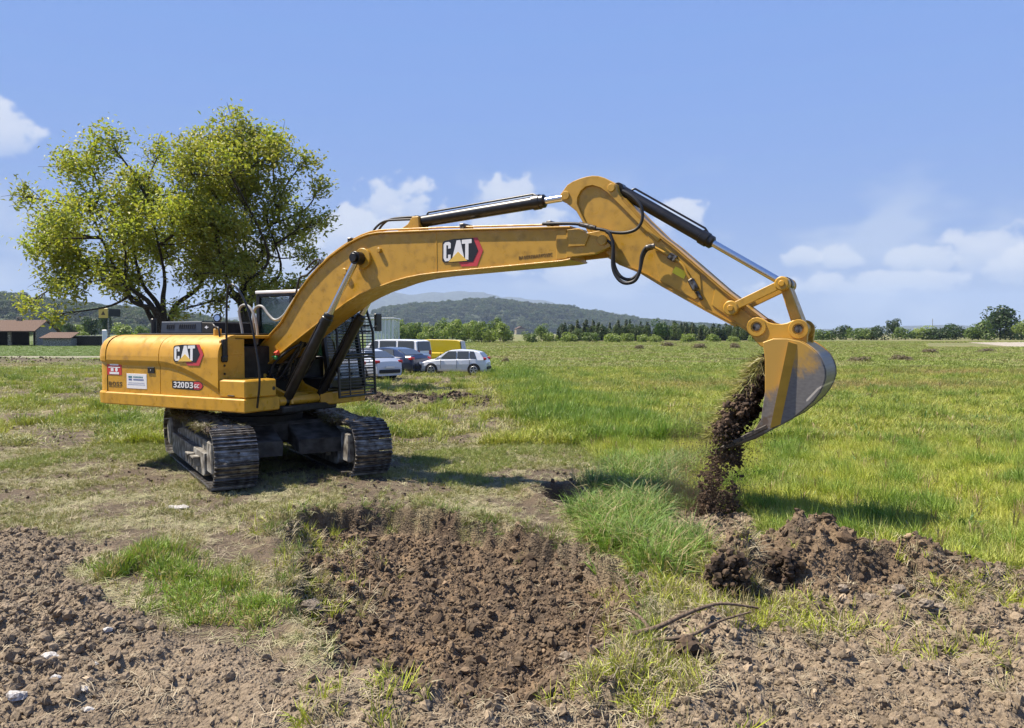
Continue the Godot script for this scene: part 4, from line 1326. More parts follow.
func make_cab(root: Node3D) -> void:
	var z0 := -1.25
	var z1 := -0.36
	var s := Sh.new()
	var cab := Node3D.new()
	cab.name = "cab"
	root.add_child(cab, true)
	s.box(Vector3(0.36, 1.34, -0.805), Vector3(1.55, 0.20, 0.88), 0.02)
	s.box(Vector3(-0.42, 1.75, -0.805), Vector3(0.08, 0.8, 0.88), 0.02)
	part(cab, "cab_base", s, M.black)
	# pillars: front ones lean back at the top
	for z in [z0 + 0.03, z1 - 0.03]:
		for e in [[-0.43, 1.3, -0.43, 2.82], [0.35, 1.3, 0.33, 2.82], [1.13, 1.3, 0.98, 2.2], [0.98, 2.2, 0.84, 2.82]]:
			s = Sh.new()
			s.slab(Vector3(e[0] - 0.035, e[1], z - 0.03), Vector3(e[0] + 0.035, e[1], z - 0.03), Vector3(e[2] + 0.035, e[3], z - 0.03), Vector3(e[2] - 0.035, e[3], z - 0.03), Vector3(0, 0, 0.06))
			part(cab, "pillar", s, M.black)
		s = Sh.new()
		s.box(Vector3(0.34, 1.78, z), Vector3(1.5, 0.05, 0.05), 0.01)
		s.box(Vector3(0.2, 2.82, z), Vector3(1.3, 0.07, 0.06), 0.01)
		part(cab, "side_rail", s, M.black)
		for e in [[-0.39, 0.31], [0.38, 0.80]]:
			s = Sh.new()
			s.slab(Vector3(e[0], 1.82, z - 0.004), Vector3(e[1] + (0.2 if e[0] > 0 else 0.0), 1.82, z - 0.004), Vector3(e[1], 2.78, z - 0.004), Vector3(e[0], 2.78, z - 0.004), Vector3(0, 0, 0.008))
			part(cab, "side_window", s, M.glass)
	s = Sh.new()
	s.slab(Vector3(1.10, 1.42, z0 + 0.06), Vector3(1.10, 1.42, z1 - 0.06), Vector3(0.97, 2.2, z1 - 0.06), Vector3(0.97, 2.2, z0 + 0.06), Vector3(0.008, 0, 0))
	s.slab(Vector3(0.97, 2.2, z0 + 0.06), Vector3(0.97, 2.2, z1 - 0.06), Vector3(0.84, 2.80, z1 - 0.06), Vector3(0.84, 2.80, z0 + 0.06), Vector3(0.008, 0, 0))
	part(cab, "windscreen", s, M.glass)
	s = Sh.new()
	s.slab(Vector3(-0.43, 2.0, z0 + 0.07), Vector3(-0.43, 2.0, z1 - 0.07), Vector3(-0.43, 2.78, z1 - 0.07), Vector3(-0.43, 2.78, z0 + 0.07), Vector3(0.008, 0, 0))
	part(cab, "rear_window", s, M.glass)
	part(cab, "roof", Sh.new().box(Vector3(0.2, 2.865, -0.805), Vector3(1.36, 0.05, 0.92), 0.02), M.white)
	s = Sh.new()
	s.box(Vector3(0.1, 1.60, -0.8), Vector3(0.45, 0.14, 0.46), 0.05)
	s.box(Vector3(-0.12, 1.98, -0.8), Vector3(0.14, 0.70, 0.44), 0.05, Basis(Vector3(0, 0, 1), 0.15))
	s.box(Vector3(-0.18, 2.40, -0.8), Vector3(0.10, 0.20, 0.26), 0.04)
	part(cab, "seat", s, M.blackmatt)
	s = Sh.new()
	for z in [-0.55, -1.05]:
		s.box(Vector3(0.2, 1.70, z), Vector3(0.5, 0.22, 0.12), 0.03)
		s.tube([Vector3(0.42, 1.8, z), Vector3(0.46, 2.0, z)], 0.02)
	part(cab, "console", s, M.blackmatt)
	# front guard: frame with cross bars
	var guard := Node3D.new()
	guard.name = "front_guard"
	root.add_child(guard, true)
	var gx := func(y: float) -> float:
		return 1.36 - 0.045 * (y - 1.14) if y < 2.2 else 1.312 - 0.36 * (y - 2.2)
	for z in [-1.25, -0.98, -0.62, -0.36]:
		var w := 0.022 if z < -1.2 or z > -0.4 else 0.014
		var line := [Vector3(gx.call(1.14), 1.14, z), Vector3(gx.call(2.2), 2.2, z), Vector3(gx.call(2.5), 2.5, z), Vector3(gx.call(2.78), 2.78, z)]
		part(guard, "upright", Sh.new().tube(line, w, -1.0, 6), M.black)
	for k in 34:
		var y := 1.16 + 0.048 * k
		var r := 0.009
		if k == 0 or k == 33: r = 0.022
		if k == 13 or k == 14: r = 0.024
		part(guard, "cross_bar", Sh.new().tube([Vector3(gx.call(y), y, -1.25), Vector3(gx.call(y), y, -0.36)], r, -1.0, 6), M.black)
	for z in [-1.2, -0.42]:
		for y in [1.3, 2.3]:
			part(guard, "stay", Sh.new().tube([Vector3(gx.call(y), y, z), Vector3(1.0, y, z)], 0.018, -1.0, 6), M.black)
	# side guard bars seen past the front one
	for k in 4:
		part(guard, "side_bar", Sh.new().tube([Vector3(1.05 - 0.03 * k, 1.3 + 0.3 * k, -1.26), Vector3(gx.call(1.3 + 0.3 * k), 1.3 + 0.3 * k, -1.25)], 0.01, -1.0, 6), M.black)
	var m := part(root, "mirror", Sh.new().tube([Vector3(1.28, 2.25, -1.25), Vector3(1.30, 2.30, -1.38), Vector3(1.28, 2.36, -1.42)], 0.012), M.black)
	part(m, "mirror_head", Sh.new().box(Vector3(1.27, 2.36, -1.44), Vector3(0.05, 0.30, 0.16), 0.02), M.black)

func make_bucket(root: Node3D) -> void:
	var s := Sh.new()
	var outer := P([8.140, 2.120, 8.280, 2.120, 8.410, 2.092, 8.468, 2.060, 8.524, 2.018, 8.572, 1.975, 8.608, 1.927, 8.640, 1.868, 8.663, 1.790, 8.666, 1.720, 8.648, 1.645, 8.608, 1.555, 8.548, 1.465, 8.442, 1.359, 8.331, 1.264, 8.146, 1.153, 7.970, 1.040, 7.750, 0.945])
	s.strip(outer, -0.44, 0.44, -0.03)
	var b := part(root, "bucket", s, M.worn)
	var side: Array = outer.duplicate()
	side.append_array(P([7.72, 0.99, 7.96, 1.14, 8.02, 1.24, 8.06, 1.55, 8.055, 1.90, 8.03, 2.08]))
	for z in [0.44, -0.46]:
		part(b, "side_plate", Sh.new().prism(side, z - 0.03, z + 0.02, 0.006), M.worn)
	# stout rib down each side plate, taller towards the lip
	for z in [0.46, -0.485]:
		s = Sh.new()
		var sg := 1.0 if z > 0.0 else -1.0
		var a0 := Vector3(8.30, 2.09, z)
		var a1 := Vector3(8.385, 2.06, z)
		var b0 := Vector3(8.135, 1.165, z)
		var b1 := Vector3(8.225, 1.205, z)
		var up0 := Vector3(0, 0, 0.035 * sg)
		var up1 := Vector3(0, 0, 0.085 * sg)
		s.quad(a0, b0, b0 + up1, a0 + up0, Vector3(-1, 0, 0))
		s.quad(a0 + up0, b0 + up1, b1, a1, Vector3(1, 0, sg))
		s.tri(a0, a1, a0 + up0, Vector3(0, 1, 0), Vector3(0, 1, 0), Vector3(0, 1, 0))
		s.tri(b0, b1, b0 + up1, Vector3(0, -1, 0), Vector3(0, -1, 0), Vector3(0, -1, 0))
		s.quad(a0, a1, b1, b0, Vector3(0, 0, -sg))
		part(b, "side_rib", s, A_mat())
	s = Sh.new()
	s.strip(P([7.74, 0.955, 8.10, 1.155]), -0.47, 0.47, 0.045)
	part(b, "cutting_lip", s, M.dirtysteel)
	for k in 5:
		var z := -0.40 + 0.20 * k
		s = Sh.new()
		s.prism(P([7.86, 1.06, 7.80, 0.945, 7.60, 0.885, 7.52, 0.875, 7.60, 0.925]), z - 0.045, z + 0.045, 0.01)
		part(b, "tooth", s, M.dirtysteel)
	part(b, "torque_tube", Sh.new().rod(Vector3(8.15, 2.05, -0.43), Vector3(8.15, 2.05, 0.43), 0.07, 16), A_mat())
	var ear := P([7.815, 2.25, 7.835, 2.31, 7.88, 2.345, 7.93, 2.355, 7.985, 2.34, 8.04, 2.30, 8.097, 2.283, 8.19, 2.278, 8.25, 2.29, 8.30, 2.315, 8.36, 2.322, 8.42, 2.30, 8.455, 2.25, 8.46, 2.19, 8.45, 2.08, 8.40, 2.02, 8.10, 2.0, 7.97, 2.03, 7.88, 2.13, 7.83, 2.19])
	for z in [0.215, -0.25]:
		var e := part(b, "ear_plate", Sh.new().prism(ear, z - 0.02, z + 0.055, 0.008), A_mat())
		for q in [Vector2(7.925, 2.246), Vector2(8.365, 2.222)]:
			s = Sh.new()
			s.lathe(Vector3(q.x, q.y, z + 0.05), Vector3(0, 0, 1), [Vector2(0.062, 0), Vector2(0.062, 0.02), Vector2(0.10, 0.02), Vector2(0.105, 0.01), Vector2(0.105, 0)], 22)
			part(e, "pin_collar", s, A_mat())
			part(e, "pin", Sh.new().rod(Vector3(q.x, q.y, z - 0.03), Vector3(q.x, q.y, z + 0.063), 0.045, 16), M.steel)

func A_mat() -> Material:
	return M.yellow_arm

# ---------------------------------------------------------------- grass, straw, clods
var clods := {}
func clod_mesh(k: int) -> ArrayMesh:
	if not clods.has(k):
		clods[k] = Sh.new().lump(Vector3.ZERO, Vector3(1.0, 0.8, 0.9), 100 + k, 0.34, 5, 7).mesh()
	return clods[k]

func tuft_mesh(blades: int, h0: float, h1: float, width: float, bend: float, seed_: int, spread := 0.05) -> ArrayMesh:
	var r := RandomNumberGenerator.new()
	r.seed = seed_
	var v := PackedVector3Array()
	var n := PackedVector3Array()
	var c := PackedColorArray()
	for b in blades:
		var a := r.randf() * TAU
		var out := Vector3(cos(a), 0, sin(a))
		var side := Vector3(-sin(a), 0, cos(a)).rotated(Vector3.UP, r.randf_range(-0.9, 0.9))
		var base := out * r.randf() * spread
		var h := r.randf_range(h0, h1)
		var be := bend * r.randf_range(0.3, 1.3)
		var w := width * r.randf_range(0.7, 1.2)
		var p1 := base + Vector3(0, h * 0.55, 0) + out * h * be * 0.28
		var p2 := base + Vector3(0, h * (1.0 - 0.35 * be), 0) + out * h * be * 0.85
		var n0 := side.cross(p1 - base).normalized()
		var n1 := side.cross(p2 - p1).normalized()
		if n0.dot(out) > 0: n0 = -n0
		if n1.y < 0: n1 = -n1
		var tone := r.randf_range(0.75, 1.2)
		var cc := Color(tone * r.randf_range(0.92, 1.12), tone, tone * 0.95)
		var q := [base - side * w * 0.5, base + side * w * 0.5, p1 + side * w * 0.45, base - side * w * 0.5, p1 + side * w * 0.45, p1 - side * w * 0.45, p1 - side * w * 0.45, p1 + side * w * 0.45, p2]
		for i in 9:
			v.append(q[i])
			n.append(n0 if i < 6 else n1)
			c.append(cc)
	var arr := []
	arr.resize(Mesh.ARRAY_MAX)
	arr[Mesh.ARRAY_VERTEX] = v
	arr[Mesh.ARRAY_COLOR] = c
	var am := ArrayMesh.new()
	am.add_surface_from_arrays(Mesh.PRIMITIVE_TRIANGLES, arr)
	return am

func straw_mesh(sticks: int, l0: float, l1: float, w: float, seed_: int) -> ArrayMesh:
	var r := RandomNumberGenerator.new()
	r.seed = seed_
	var s := Sh.new()
	for k in sticks:
		var a := r.randf() * TAU
		var d := Vector3(cos(a), r.randf_range(-0.12, 0.25), sin(a))
		var p := Vector3(r.randf_range(-0.06, 0.06), r.randf_range(0.0, 0.02), r.randf_range(-0.06, 0.06))
		var l := r.randf_range(l0, l1)
		var t := r.randf_range(0.75, 1.15)
		s.tint = Color(t, t, t)
		var sd_ := d.cross(Vector3.UP).normalized() * w
		var q := p + d * l * 0.5 + Vector3(0, r.randf_range(0, 0.02), 0)
		var e := p + d * l
		s.quad(p - sd_, p + sd_, q + sd_, q - sd_, Vector3.UP)
		s.quad(q - sd_, q + sd_, e + sd_ * 0.5, e - sd_ * 0.5, Vector3.UP)
	return s.mesh(true)

func stuff(called: String, mesh: Mesh, material: Material, where: Array, tints: PackedColorArray, label: String, category: String) -> void:
	var o := scatter(self, numbered(called), mesh, material, where, tints)
	meta(o, label, category, "", "stuff")

func stand(x: float, z: float, sc: Vector3, lean := 0.15) -> Transform3D:
	return Transform3D(Basis(Vector3(1, 0, 0).rotated(Vector3.UP, rng.randf() * TAU), rng.randf_range(0, lean)) * Basis(Vector3.UP, rng.randf() * TAU) * Basis.from_scale(sc), Vector3(x, height(x, z) - 0.004, z))

func make_grass() -> void:
	var tall := []; var tallc := PackedColorArray()
	var mead := []; var meadc := PackedColorArray()
	var short := []; var shortc := PackedColorArray()
	var dry := []; var dryc := PackedColorArray()
	var weed := []; var weedc := PackedColorArray()
	var midm := []; var midc := PackedColorArray()
	var farm := []; var farc := PackedColorArray()
	var lush := Color(0.185, 0.30, 0.040)
	var blue := Color(0.125, 0.215, 0.060)
	var yell := Color(0.40, 0.445, 0.050)
	var tan := Color(0.42, 0.35, 0.17)
	# near ground, sampled evenly
	for k in 172000:
		var z := -4.0 - 11.5 * pow(rng.randf(), 0.8)
		var half := -z * 0.74 + 1.8
		var x := rng.randf_range(-half, half)
		var b := bare(x, z)
		if rng.randf() < b * 1.02 - 0.005: continue
		var s := scuffed(x, z)
		var lu := smoothstep(0.25, -0.25, at_mask(sd_lush, x, z) + 0.5 * nB.get_noise_2d(x * 1.6, z * 1.6))
		var pa := smoothstep(0.05, -0.25, at_mask(sd_patch, x, z) + 0.2 * nB.get_noise_2d(x * 3.0, z * 3.0))
		var pn := nB.get_noise_2d(x * 1.1 + 20.0, z * 1.1)
		var v := rng.randf_range(0.75, 1.2)
		if lu > rng.randf():
			if rng.randf() < 0.8:
				tall.append(stand(x, z, Vector3(1, rng.randf_range(0.6, 1.3), 1) * rng.randf_range(0.75, 1.2), 0.6))
				tallc.append((lush.lerp(blue, clampf(0.5 + pn * 1.5, 0, 1)) if rng.randf() < 0.78 else tan) * v)
			elif rng.randf() < 0.35:
				dry.append(stand(x, z, Vector3.ONE * rng.randf_range(0.8, 1.6), 0.6))
				dryc.append(Color(0.40, 0.35, 0.22) * v)
			continue
		if pa > rng.randf():
			var cl := smoothstep(-0.15, 0.25, nB.get_noise_2d(x * 2.6 + 7.0, z * 2.6))
			if rng.randf() < 0.10 + 0.9 * cl:
				short.append(stand(x, z, Vector3(1.3, rng.randf_range(0.9, 1.3) + 1.5 * cl * smoothstep(-6.2, -7.2, z), 1.3), 0.9))
				shortc.append((Color(0.24, 0.35, 0.055) if rng.randf() < 0.75 else tan) * v)
			continue
		if s > rng.randf():
			# scuffed turf: thin short blades, much straw
			if rng.randf() < dirt(x, z) * 0.85: continue
			var g := smoothstep(-0.3, 0.35, nB.get_noise_2d(x * 1.3 + 90.0, z * 1.3))
			if rng.randf() < 0.06 + 0.50 * g:
				short.append(stand(x, z, Vector3(1, 1, 1) * rng.randf_range(0.45, 1.0), 1.0))
				shortc.append((Color(0.20, 0.235, 0.06).lerp(tan, rng.randf() * 0.75)) * v)
			if rng.randf() < 0.30:
				dry.append(stand(x, z, Vector3.ONE * rng.randf_range(0.6, 1.3), 0.3))
				dryc.append(Color(0.36, 0.31, 0.20).lerp(Color(0.27, 0.28, 0.12), rng.randf()) * v)
			continue
		if x + 0.1 * (-z - 9.0) < 1.9:
			if rng.randf() < 0.75:
				short.append(stand(x, z, Vector3(1, rng.randf_range(0.6, 1.4), 1), 0.9))
				shortc.append(Color(0.22, 0.30, 0.065).lerp(tan, rng.randf() * 0.5) * v)
			if rng.randf() < 0.2:
				dry.append(stand(x, z, Vector3.ONE * rng.randf_range(0.6, 1.3), 0.3))
				dryc.append(Color(0.42, 0.36, 0.22) * v)
			continue
		var clump := smoothstep(0.05, 0.5, nB.get_noise_2d(x * 1.5 + 33.0, z * 1.5))
		if rng.randf() < 0.9:
			mead.append(stand(x, z, Vector3(1, rng.randf_range(0.65, 1.3) + 0.8 * clump, 1) * rng.randf_range(0.8, 1.2), 0.6))
			meadc.append((yell.lerp(lush, clampf(0.3 + pn + 0.6 * clump, 0, 1)).lerp(tan, rng.randf() * (0.42 - 0.35 * clump))) * v * 1.06)
		if nB.get_noise_2d(x * 2.4 + 61.0, z * 2.4) > 0.52 and rng.randf() < 0.10:
			weed.append(stand(x, z, Vector3.ONE * rng.randf_range(0.6, 1.3), 0.2))
			weedc.append(Color(0.085, 0.16, 0.035) * v)
		if rng.randf() < 0.004:
			weed.append(stand(x, z, Vector3(0.5, rng.randf_range(1.4, 2.2), 0.5), 0.2))
			weedc.append(Color(0.30, 0.22, 0.11) * v)
		if rng.randf() < 0.10 + 0.75 * smoothstep(0.25, 0.5, nB.get_noise_2d(x * 0.9 + 81.0, z * 1.5)):
			dry.append(stand(x, z, Vector3.ONE * rng.randf_range(0.8, 1.6), 0.6))
			dryc.append(Color(0.45, 0.39, 0.24) * v)
	# a fringe of lank blades beside the spoil heap, and over the pit's edges
	for e in [[1.95, -6.15, 0.3, 260], [1.35, -6.25, 0.25, 260], [1.55, -7.0, 0.35, 400], [0.75, -4.65, 0.22, 180], [0.95, -5.0, 0.2, 120], [-2.3, -8.55, 0.35, 260], [-1.75, -6.9, 0.25, 160], [3.6, -6.35, 0.3, 120], [2.3, -5.85, 0.25, 80], [3.0, -5.3, 0.3, 60], [-0.75, -4.35, 0.25, 70], [4.4, -6.2, 0.3, 120]]:
		for k in e[3]:
			var x: float = e[0] + rng.randfn() * e[2]
			var z: float = e[1] + rng.randfn() * e[2]
			var v := rng.randf_range(0.7, 1.2)
			if rng.randf() < 0.6:
				mead.append(stand(x, z, Vector3.ONE * rng.randf_range(0.5, 1.1), 0.9))
				meadc.append((yell if rng.randf() < 0.5 else Color(0.36, 0.31, 0.17)) * v)
			else:
				dry.append(stand(x, z, Vector3.ONE * rng.randf_range(0.7, 1.5), 0.5))
				dryc.append(Color(0.33, 0.28, 0.18) * v)
	# turf torn along the rim of the pit
	for k in 9000:
		var x := rng.randf_range(-2.9, 1.5)
		var z := rng.randf_range(-9.9, -5.2)
		var d := at_mask(sd_pit, x, z) + 0.16 * nB.get_noise_2d(x * 2.0, z * 2.0)
		if d < 0.0 or d > 0.16 or nB.get_noise_2d(x * 3.0 + 15.0, z * 3.0) < -0.05: continue
		mead.append(stand(x, z, Vector3.ONE * rng.randf_range(0.4, 0.9), 1.2))
		meadc.append((lush if rng.randf() < 0.45 else Color(0.30, 0.25, 0.14)) * rng.randf_range(0.6, 1.1))
	# loose straw on the bare earth
	for k in 5200:
		var z := -4.0 - 6.0 * rng.randf()
		var x := rng.randf_range(z * 0.75, -z * 0.75)
		if nB.get_noise_2d(x * 1.6 + 5.0, z * 1.6) < rng.randf_range(-0.3, 0.6): continue
		if at_mask(sd_pit, x, z) < -0.1 and rng.randf() < 0.92: continue
		dry.append(stand(x, z, Vector3.ONE * rng.randf_range(0.4, 1.1), 0.25))
		dryc.append(Color(0.36, 0.30, 0.20) * rng.randf_range(0.6, 1.1))
	# middle distance
	for k in 116000:
		var z := -15.0 - 31.0 * pow(rng.randf(), 1.35)
		var half := -z * 0.78 + 2.0
		var x := rng.randf_range(-half, half)
		var s := scuffed(x, z)
		var v := rng.randf_range(0.75, 1.2)
		var pn := nA.get_noise_2d(x * 0.5 + 20.0, z * 0.7)
		if exp(-pow((z + 24.3 - 0.05 * x) / 1.1, 2.0)) * smoothstep(-7.0, -4.5, x) * smoothstep(0.5, -1.4, x) > rng.randf(): continue
		if s > rng.randf():
			if rng.randf() < dirt(x, z) * 0.85: continue
			var g := smoothstep(-0.3, 0.35, nB.get_noise_2d(x * 1.0 + 90.0, z * 0.8))
			if rng.randf() > 0.14 + 0.5 * g: continue
			midm.append(stand(x, z, Vector3(1, rng.randf_range(0.16, 0.34), 1), 0.8))
			midc.append(Color(0.26, 0.295, 0.085).lerp(tan, rng.randf() * 0.8) * v)
			continue
		var edge := absf(x + 0.1 * (-z - 9.0) - 3.0)
		var lu := smoothstep(2.2, 0.6, edge)
		var reddish := bump(x, z, 13.0, -31.0, 9.0, 2.6) + bump(x, z, 24.0, -41.0, 9.0, 2.6)
		if rng.randf() < 0.008:
			weed.append(stand(x, z, Vector3(1.2, rng.randf_range(1.2, 2.2), 1.2), 0.2))
			weedc.append((Color(0.085, 0.16, 0.035) if rng.randf() < 0.5 else Color(0.30, 0.22, 0.11)) * v)
		var c := yell.lerp(lush, clampf(0.25 + pn * 1.3 + 0.6 * lu, 0, 1)).lerp(tan, rng.randf() * (0.6 - 0.4 * lu))
		c = c.lerp(Color(0.34, 0.23, 0.11), clampf(reddish, 0, 1) * rng.randf_range(0.4, 0.95))
		var tl := smoothstep(0.1, 0.5, nB.get_noise_2d(x * 0.7 + 33.0, z * 0.7))
		midm.append(stand(x, z, Vector3(1, rng.randf_range(0.6, 1.15) + 0.7 * tl + 0.5 * lu, 1), 0.4))
		midc.append(c.lerp(lush, tl * 0.5) * v)
	# far meadow
	for k in 95000:
		var z := -46.0 - 150.0 * pow(rng.randf(), 1.3)
		var half := -z * 0.70
		var x := rng.randf_range(-half, half)
		if z > -74.0 and z < -67.0 and x < -22.0: continue
		if x > -0.53 * z and z < -117.0 and z > -172.0: continue
		if exp(-pow((z + 54.0) / 3.0, 2.0)) * smoothstep(-14.0, -22.0, x) > rng.randf(): continue
		var v := rng.randf_range(0.8, 1.2)
		var m := nA.get_noise_2d(x * 0.22, z * 0.5)
		var c := Color(0.23, 0.28, 0.055).lerp(Color(0.34, 0.29, 0.15), smoothstep(0.0, 0.45, m) * 0.8)
		c = c.lerp(Color(0.22, 0.165, 0.10), 0.75 * smoothstep(0.25, 0.7, nA.get_noise_2d(x * 0.11 + 70.0, z * 0.36)))
		c = c.lerp(Color(0.13, 0.21, 0.045), 0.8 * smoothstep(-6.0, -14.0, x) * smoothstep(-56.0, -62.0, z))
		farm.append(stand(x, z, Vector3(1, rng.randf_range(0.5, 1.1) * (0.35 if x < -10.0 else 1.0), 1), 0.2))
		farc.append(c * v)
	stuff("tall_grass", tuft_mesh(13, 0.16, 0.42, 0.0075, 0.9, 11), M.grass, tall, tallc, "tall lush green grass in the strip beside the falling soil", "grass")
	stuff("meadow_grass", tuft_mesh(12, 0.08, 0.26, 0.0065, 0.8, 12, 0.07), M.grass, mead, meadc, "yellow-green meadow grass to the right of the spoil heap", "grass")
	stuff("short_grass", tuft_mesh(12, 0.03, 0.11, 0.006, 1.0, 13, 0.06), M.grass, short, shortc, "short scuffed grass round the machine and in the green patch", "grass")
	stuff("meadow_weeds", tuft_mesh(9, 0.08, 0.24, 0.02, 1.0, 17, 0.05), M.grass, weed, weedc, "dark broad-leaved weeds and brown stalks among the meadow grass", "weeds")
	stuff("dry_straw", straw_mesh(7, 0.05, 0.17, 0.0022, 14), M.straw, dry, dryc, "pale dry straw and hay lying on the turf", "straw")
	stuff("field_grass", tuft_mesh(12, 0.12, 0.34, 0.016, 0.8, 15, 0.16), M.grass, midm, midc, "grass of the field in the middle distance", "grass")
	stuff("distant_grass", tuft_mesh(16, 0.12, 0.36, 0.035, 0.9, 16, 0.6), M.grass, farm, farc, "grass of the meadow far behind the machine", "grass")
	print("grass ", tall.size(), " ", mead.size(), " ", short.size(), " ", dry.size(), " ", midm.size(), " ", farm.size())

func make_clods() -> void:
	for kind in 3:
		var w := []
		var c := PackedColorArray()
		for k in 52000:
			var z := -3.9 - 6.3 * pow(rng.randf(), 0.9)
			var half := -z * 0.72 + 0.5
			var x := rng.randf_range(-half, half)
			if bare(x, z) < rng.randf_range(0.35, 1.0): continue
			if x < -0.8 and z > -7.2 and x + (z + 5.0) * 0.3 > -3.0 and at_mask(sd_pit, x, z) > 0.1 and rng.randf() < 0.62: continue
			var d := at_mask(sd_pit, x, z)
			var fresh := d < 0.05
			var heap := bump(x, z, 2.9, -6.9, 1.3, 0.7)
			var r := 0.0035 + 0.012 * pow(rng.randf(), 3.0) + 0.036 * pow(rng.randf(), 22.0)
			if fresh: r *= 1.25
			if heap > 0.3: r *= 1.2
			if z > -6.8 and x < -2.2: r *= 1.15
			w.append(Transform3D(Basis.from_euler(Vector3(rng.randf() * 6, rng.randf() * 6, rng.randf() * 6)) * Basis.from_scale(Vector3(1, rng.randf_range(0.6, 1), rng.randf_range(0.7, 1.1)) * r), Vector3(x, height(x, z) + r * 0.3, z)))
			var v := rng.randf_range(0.65, 1.3) * (1.7 if rng.randf() < 0.03 else 1.0)
			c.append((Color(0.25, 0.185, 0.12) if fresh or heap > 0.4 else Color(0.36, 0.29, 0.205)) * v)
		stuff("soil_clods", clod_mesh(kind), M.soil, w, c, ["crumbled clods of brown earth lying in the dug pit", "small lumps of earth strewn over the trampled soil", "fine clods on the spoil heap and round it"][kind], "soil")
	# bigger broken lumps in the pit and on the heap
	var w3 := []
	var c3 := PackedColorArray()
	for k in 1500:
		var x := rng.randf_range(-2.6, 4.6)
		var z := rng.randf_range(-9.4, -4.6)
		var pit := at_mask(sd_pit, x, z) < 0.0
		if not pit and bump(x, z, 2.9, -6.85, 1.3, 0.6) < rng.randf_range(0.2, 1.0): continue
		if nB.get_noise_2d(x * 1.7 + 3.0, z * 1.7) < rng.randf_range(-0.2, 0.4): continue
		var r := 0.022 + 0.05 * pow(rng.randf(), 2.5)
		w3.append(Transform3D(Basis.from_euler(Vector3(rng.randf() * 6, rng.randf() * 6, rng.randf() * 6)) * Basis.from_scale(Vector3(1.2, rng.randf_range(0.5, 0.9), 1.0) * r), Vector3(x, height(x, z) + r * 0.1, z)))
		c3.append(Color(0.20, 0.14, 0.088) * rng.randf_range(0.6, 1.25))
	stuff("broken_lumps", clod_mesh(5), M.soil, w3, c3, "larger broken lumps of earth in the pit and on the heap", "soil")
	# churned strips farther off
	var w2 := []
	var c2 := PackedColorArray()
	for k in 11000:
		var z: float
		var x: float
		if k < 1500:
			x = rng.randf_range(-6.5, -0.6)
			z = -24.4 + 0.05 * x + rng.randfn() * 0.7
		elif k < 3000:
			x = rng.randf_range(-46.0, -18.0)
			z = -54.0 + rng.randfn() * 1.8
		else:
			z = rng.randf_range(-40.0, -10.0)
			x = rng.randf_range(z * 0.68, 2.5)
			if dirt(x, z) < 0.7 or scuffed(x, z) < 0.4: continue
		var r := (0.02 + 0.07 * pow(rng.randf(), 2.0)) * (1.0 if k < 1500 else (0.9 if k < 3000 else 0.42))
		w2.append(Transform3D(Basis.from_euler(Vector3(rng.randf() * 6, rng.randf() * 6, rng.randf() * 6)) * Basis.from_scale(Vector3(1, 0.7, 1) * r), Vector3(x, height(x, z) + r * 0.25, z)))
		c2.append(Color(0.14, 0.10, 0.068) * rng.randf_range(0.6, 1.2))
	stuff("turned_earth", clod_mesh(1), M.soil, w2, c2, "dark turned earth in strips across the field", "soil")

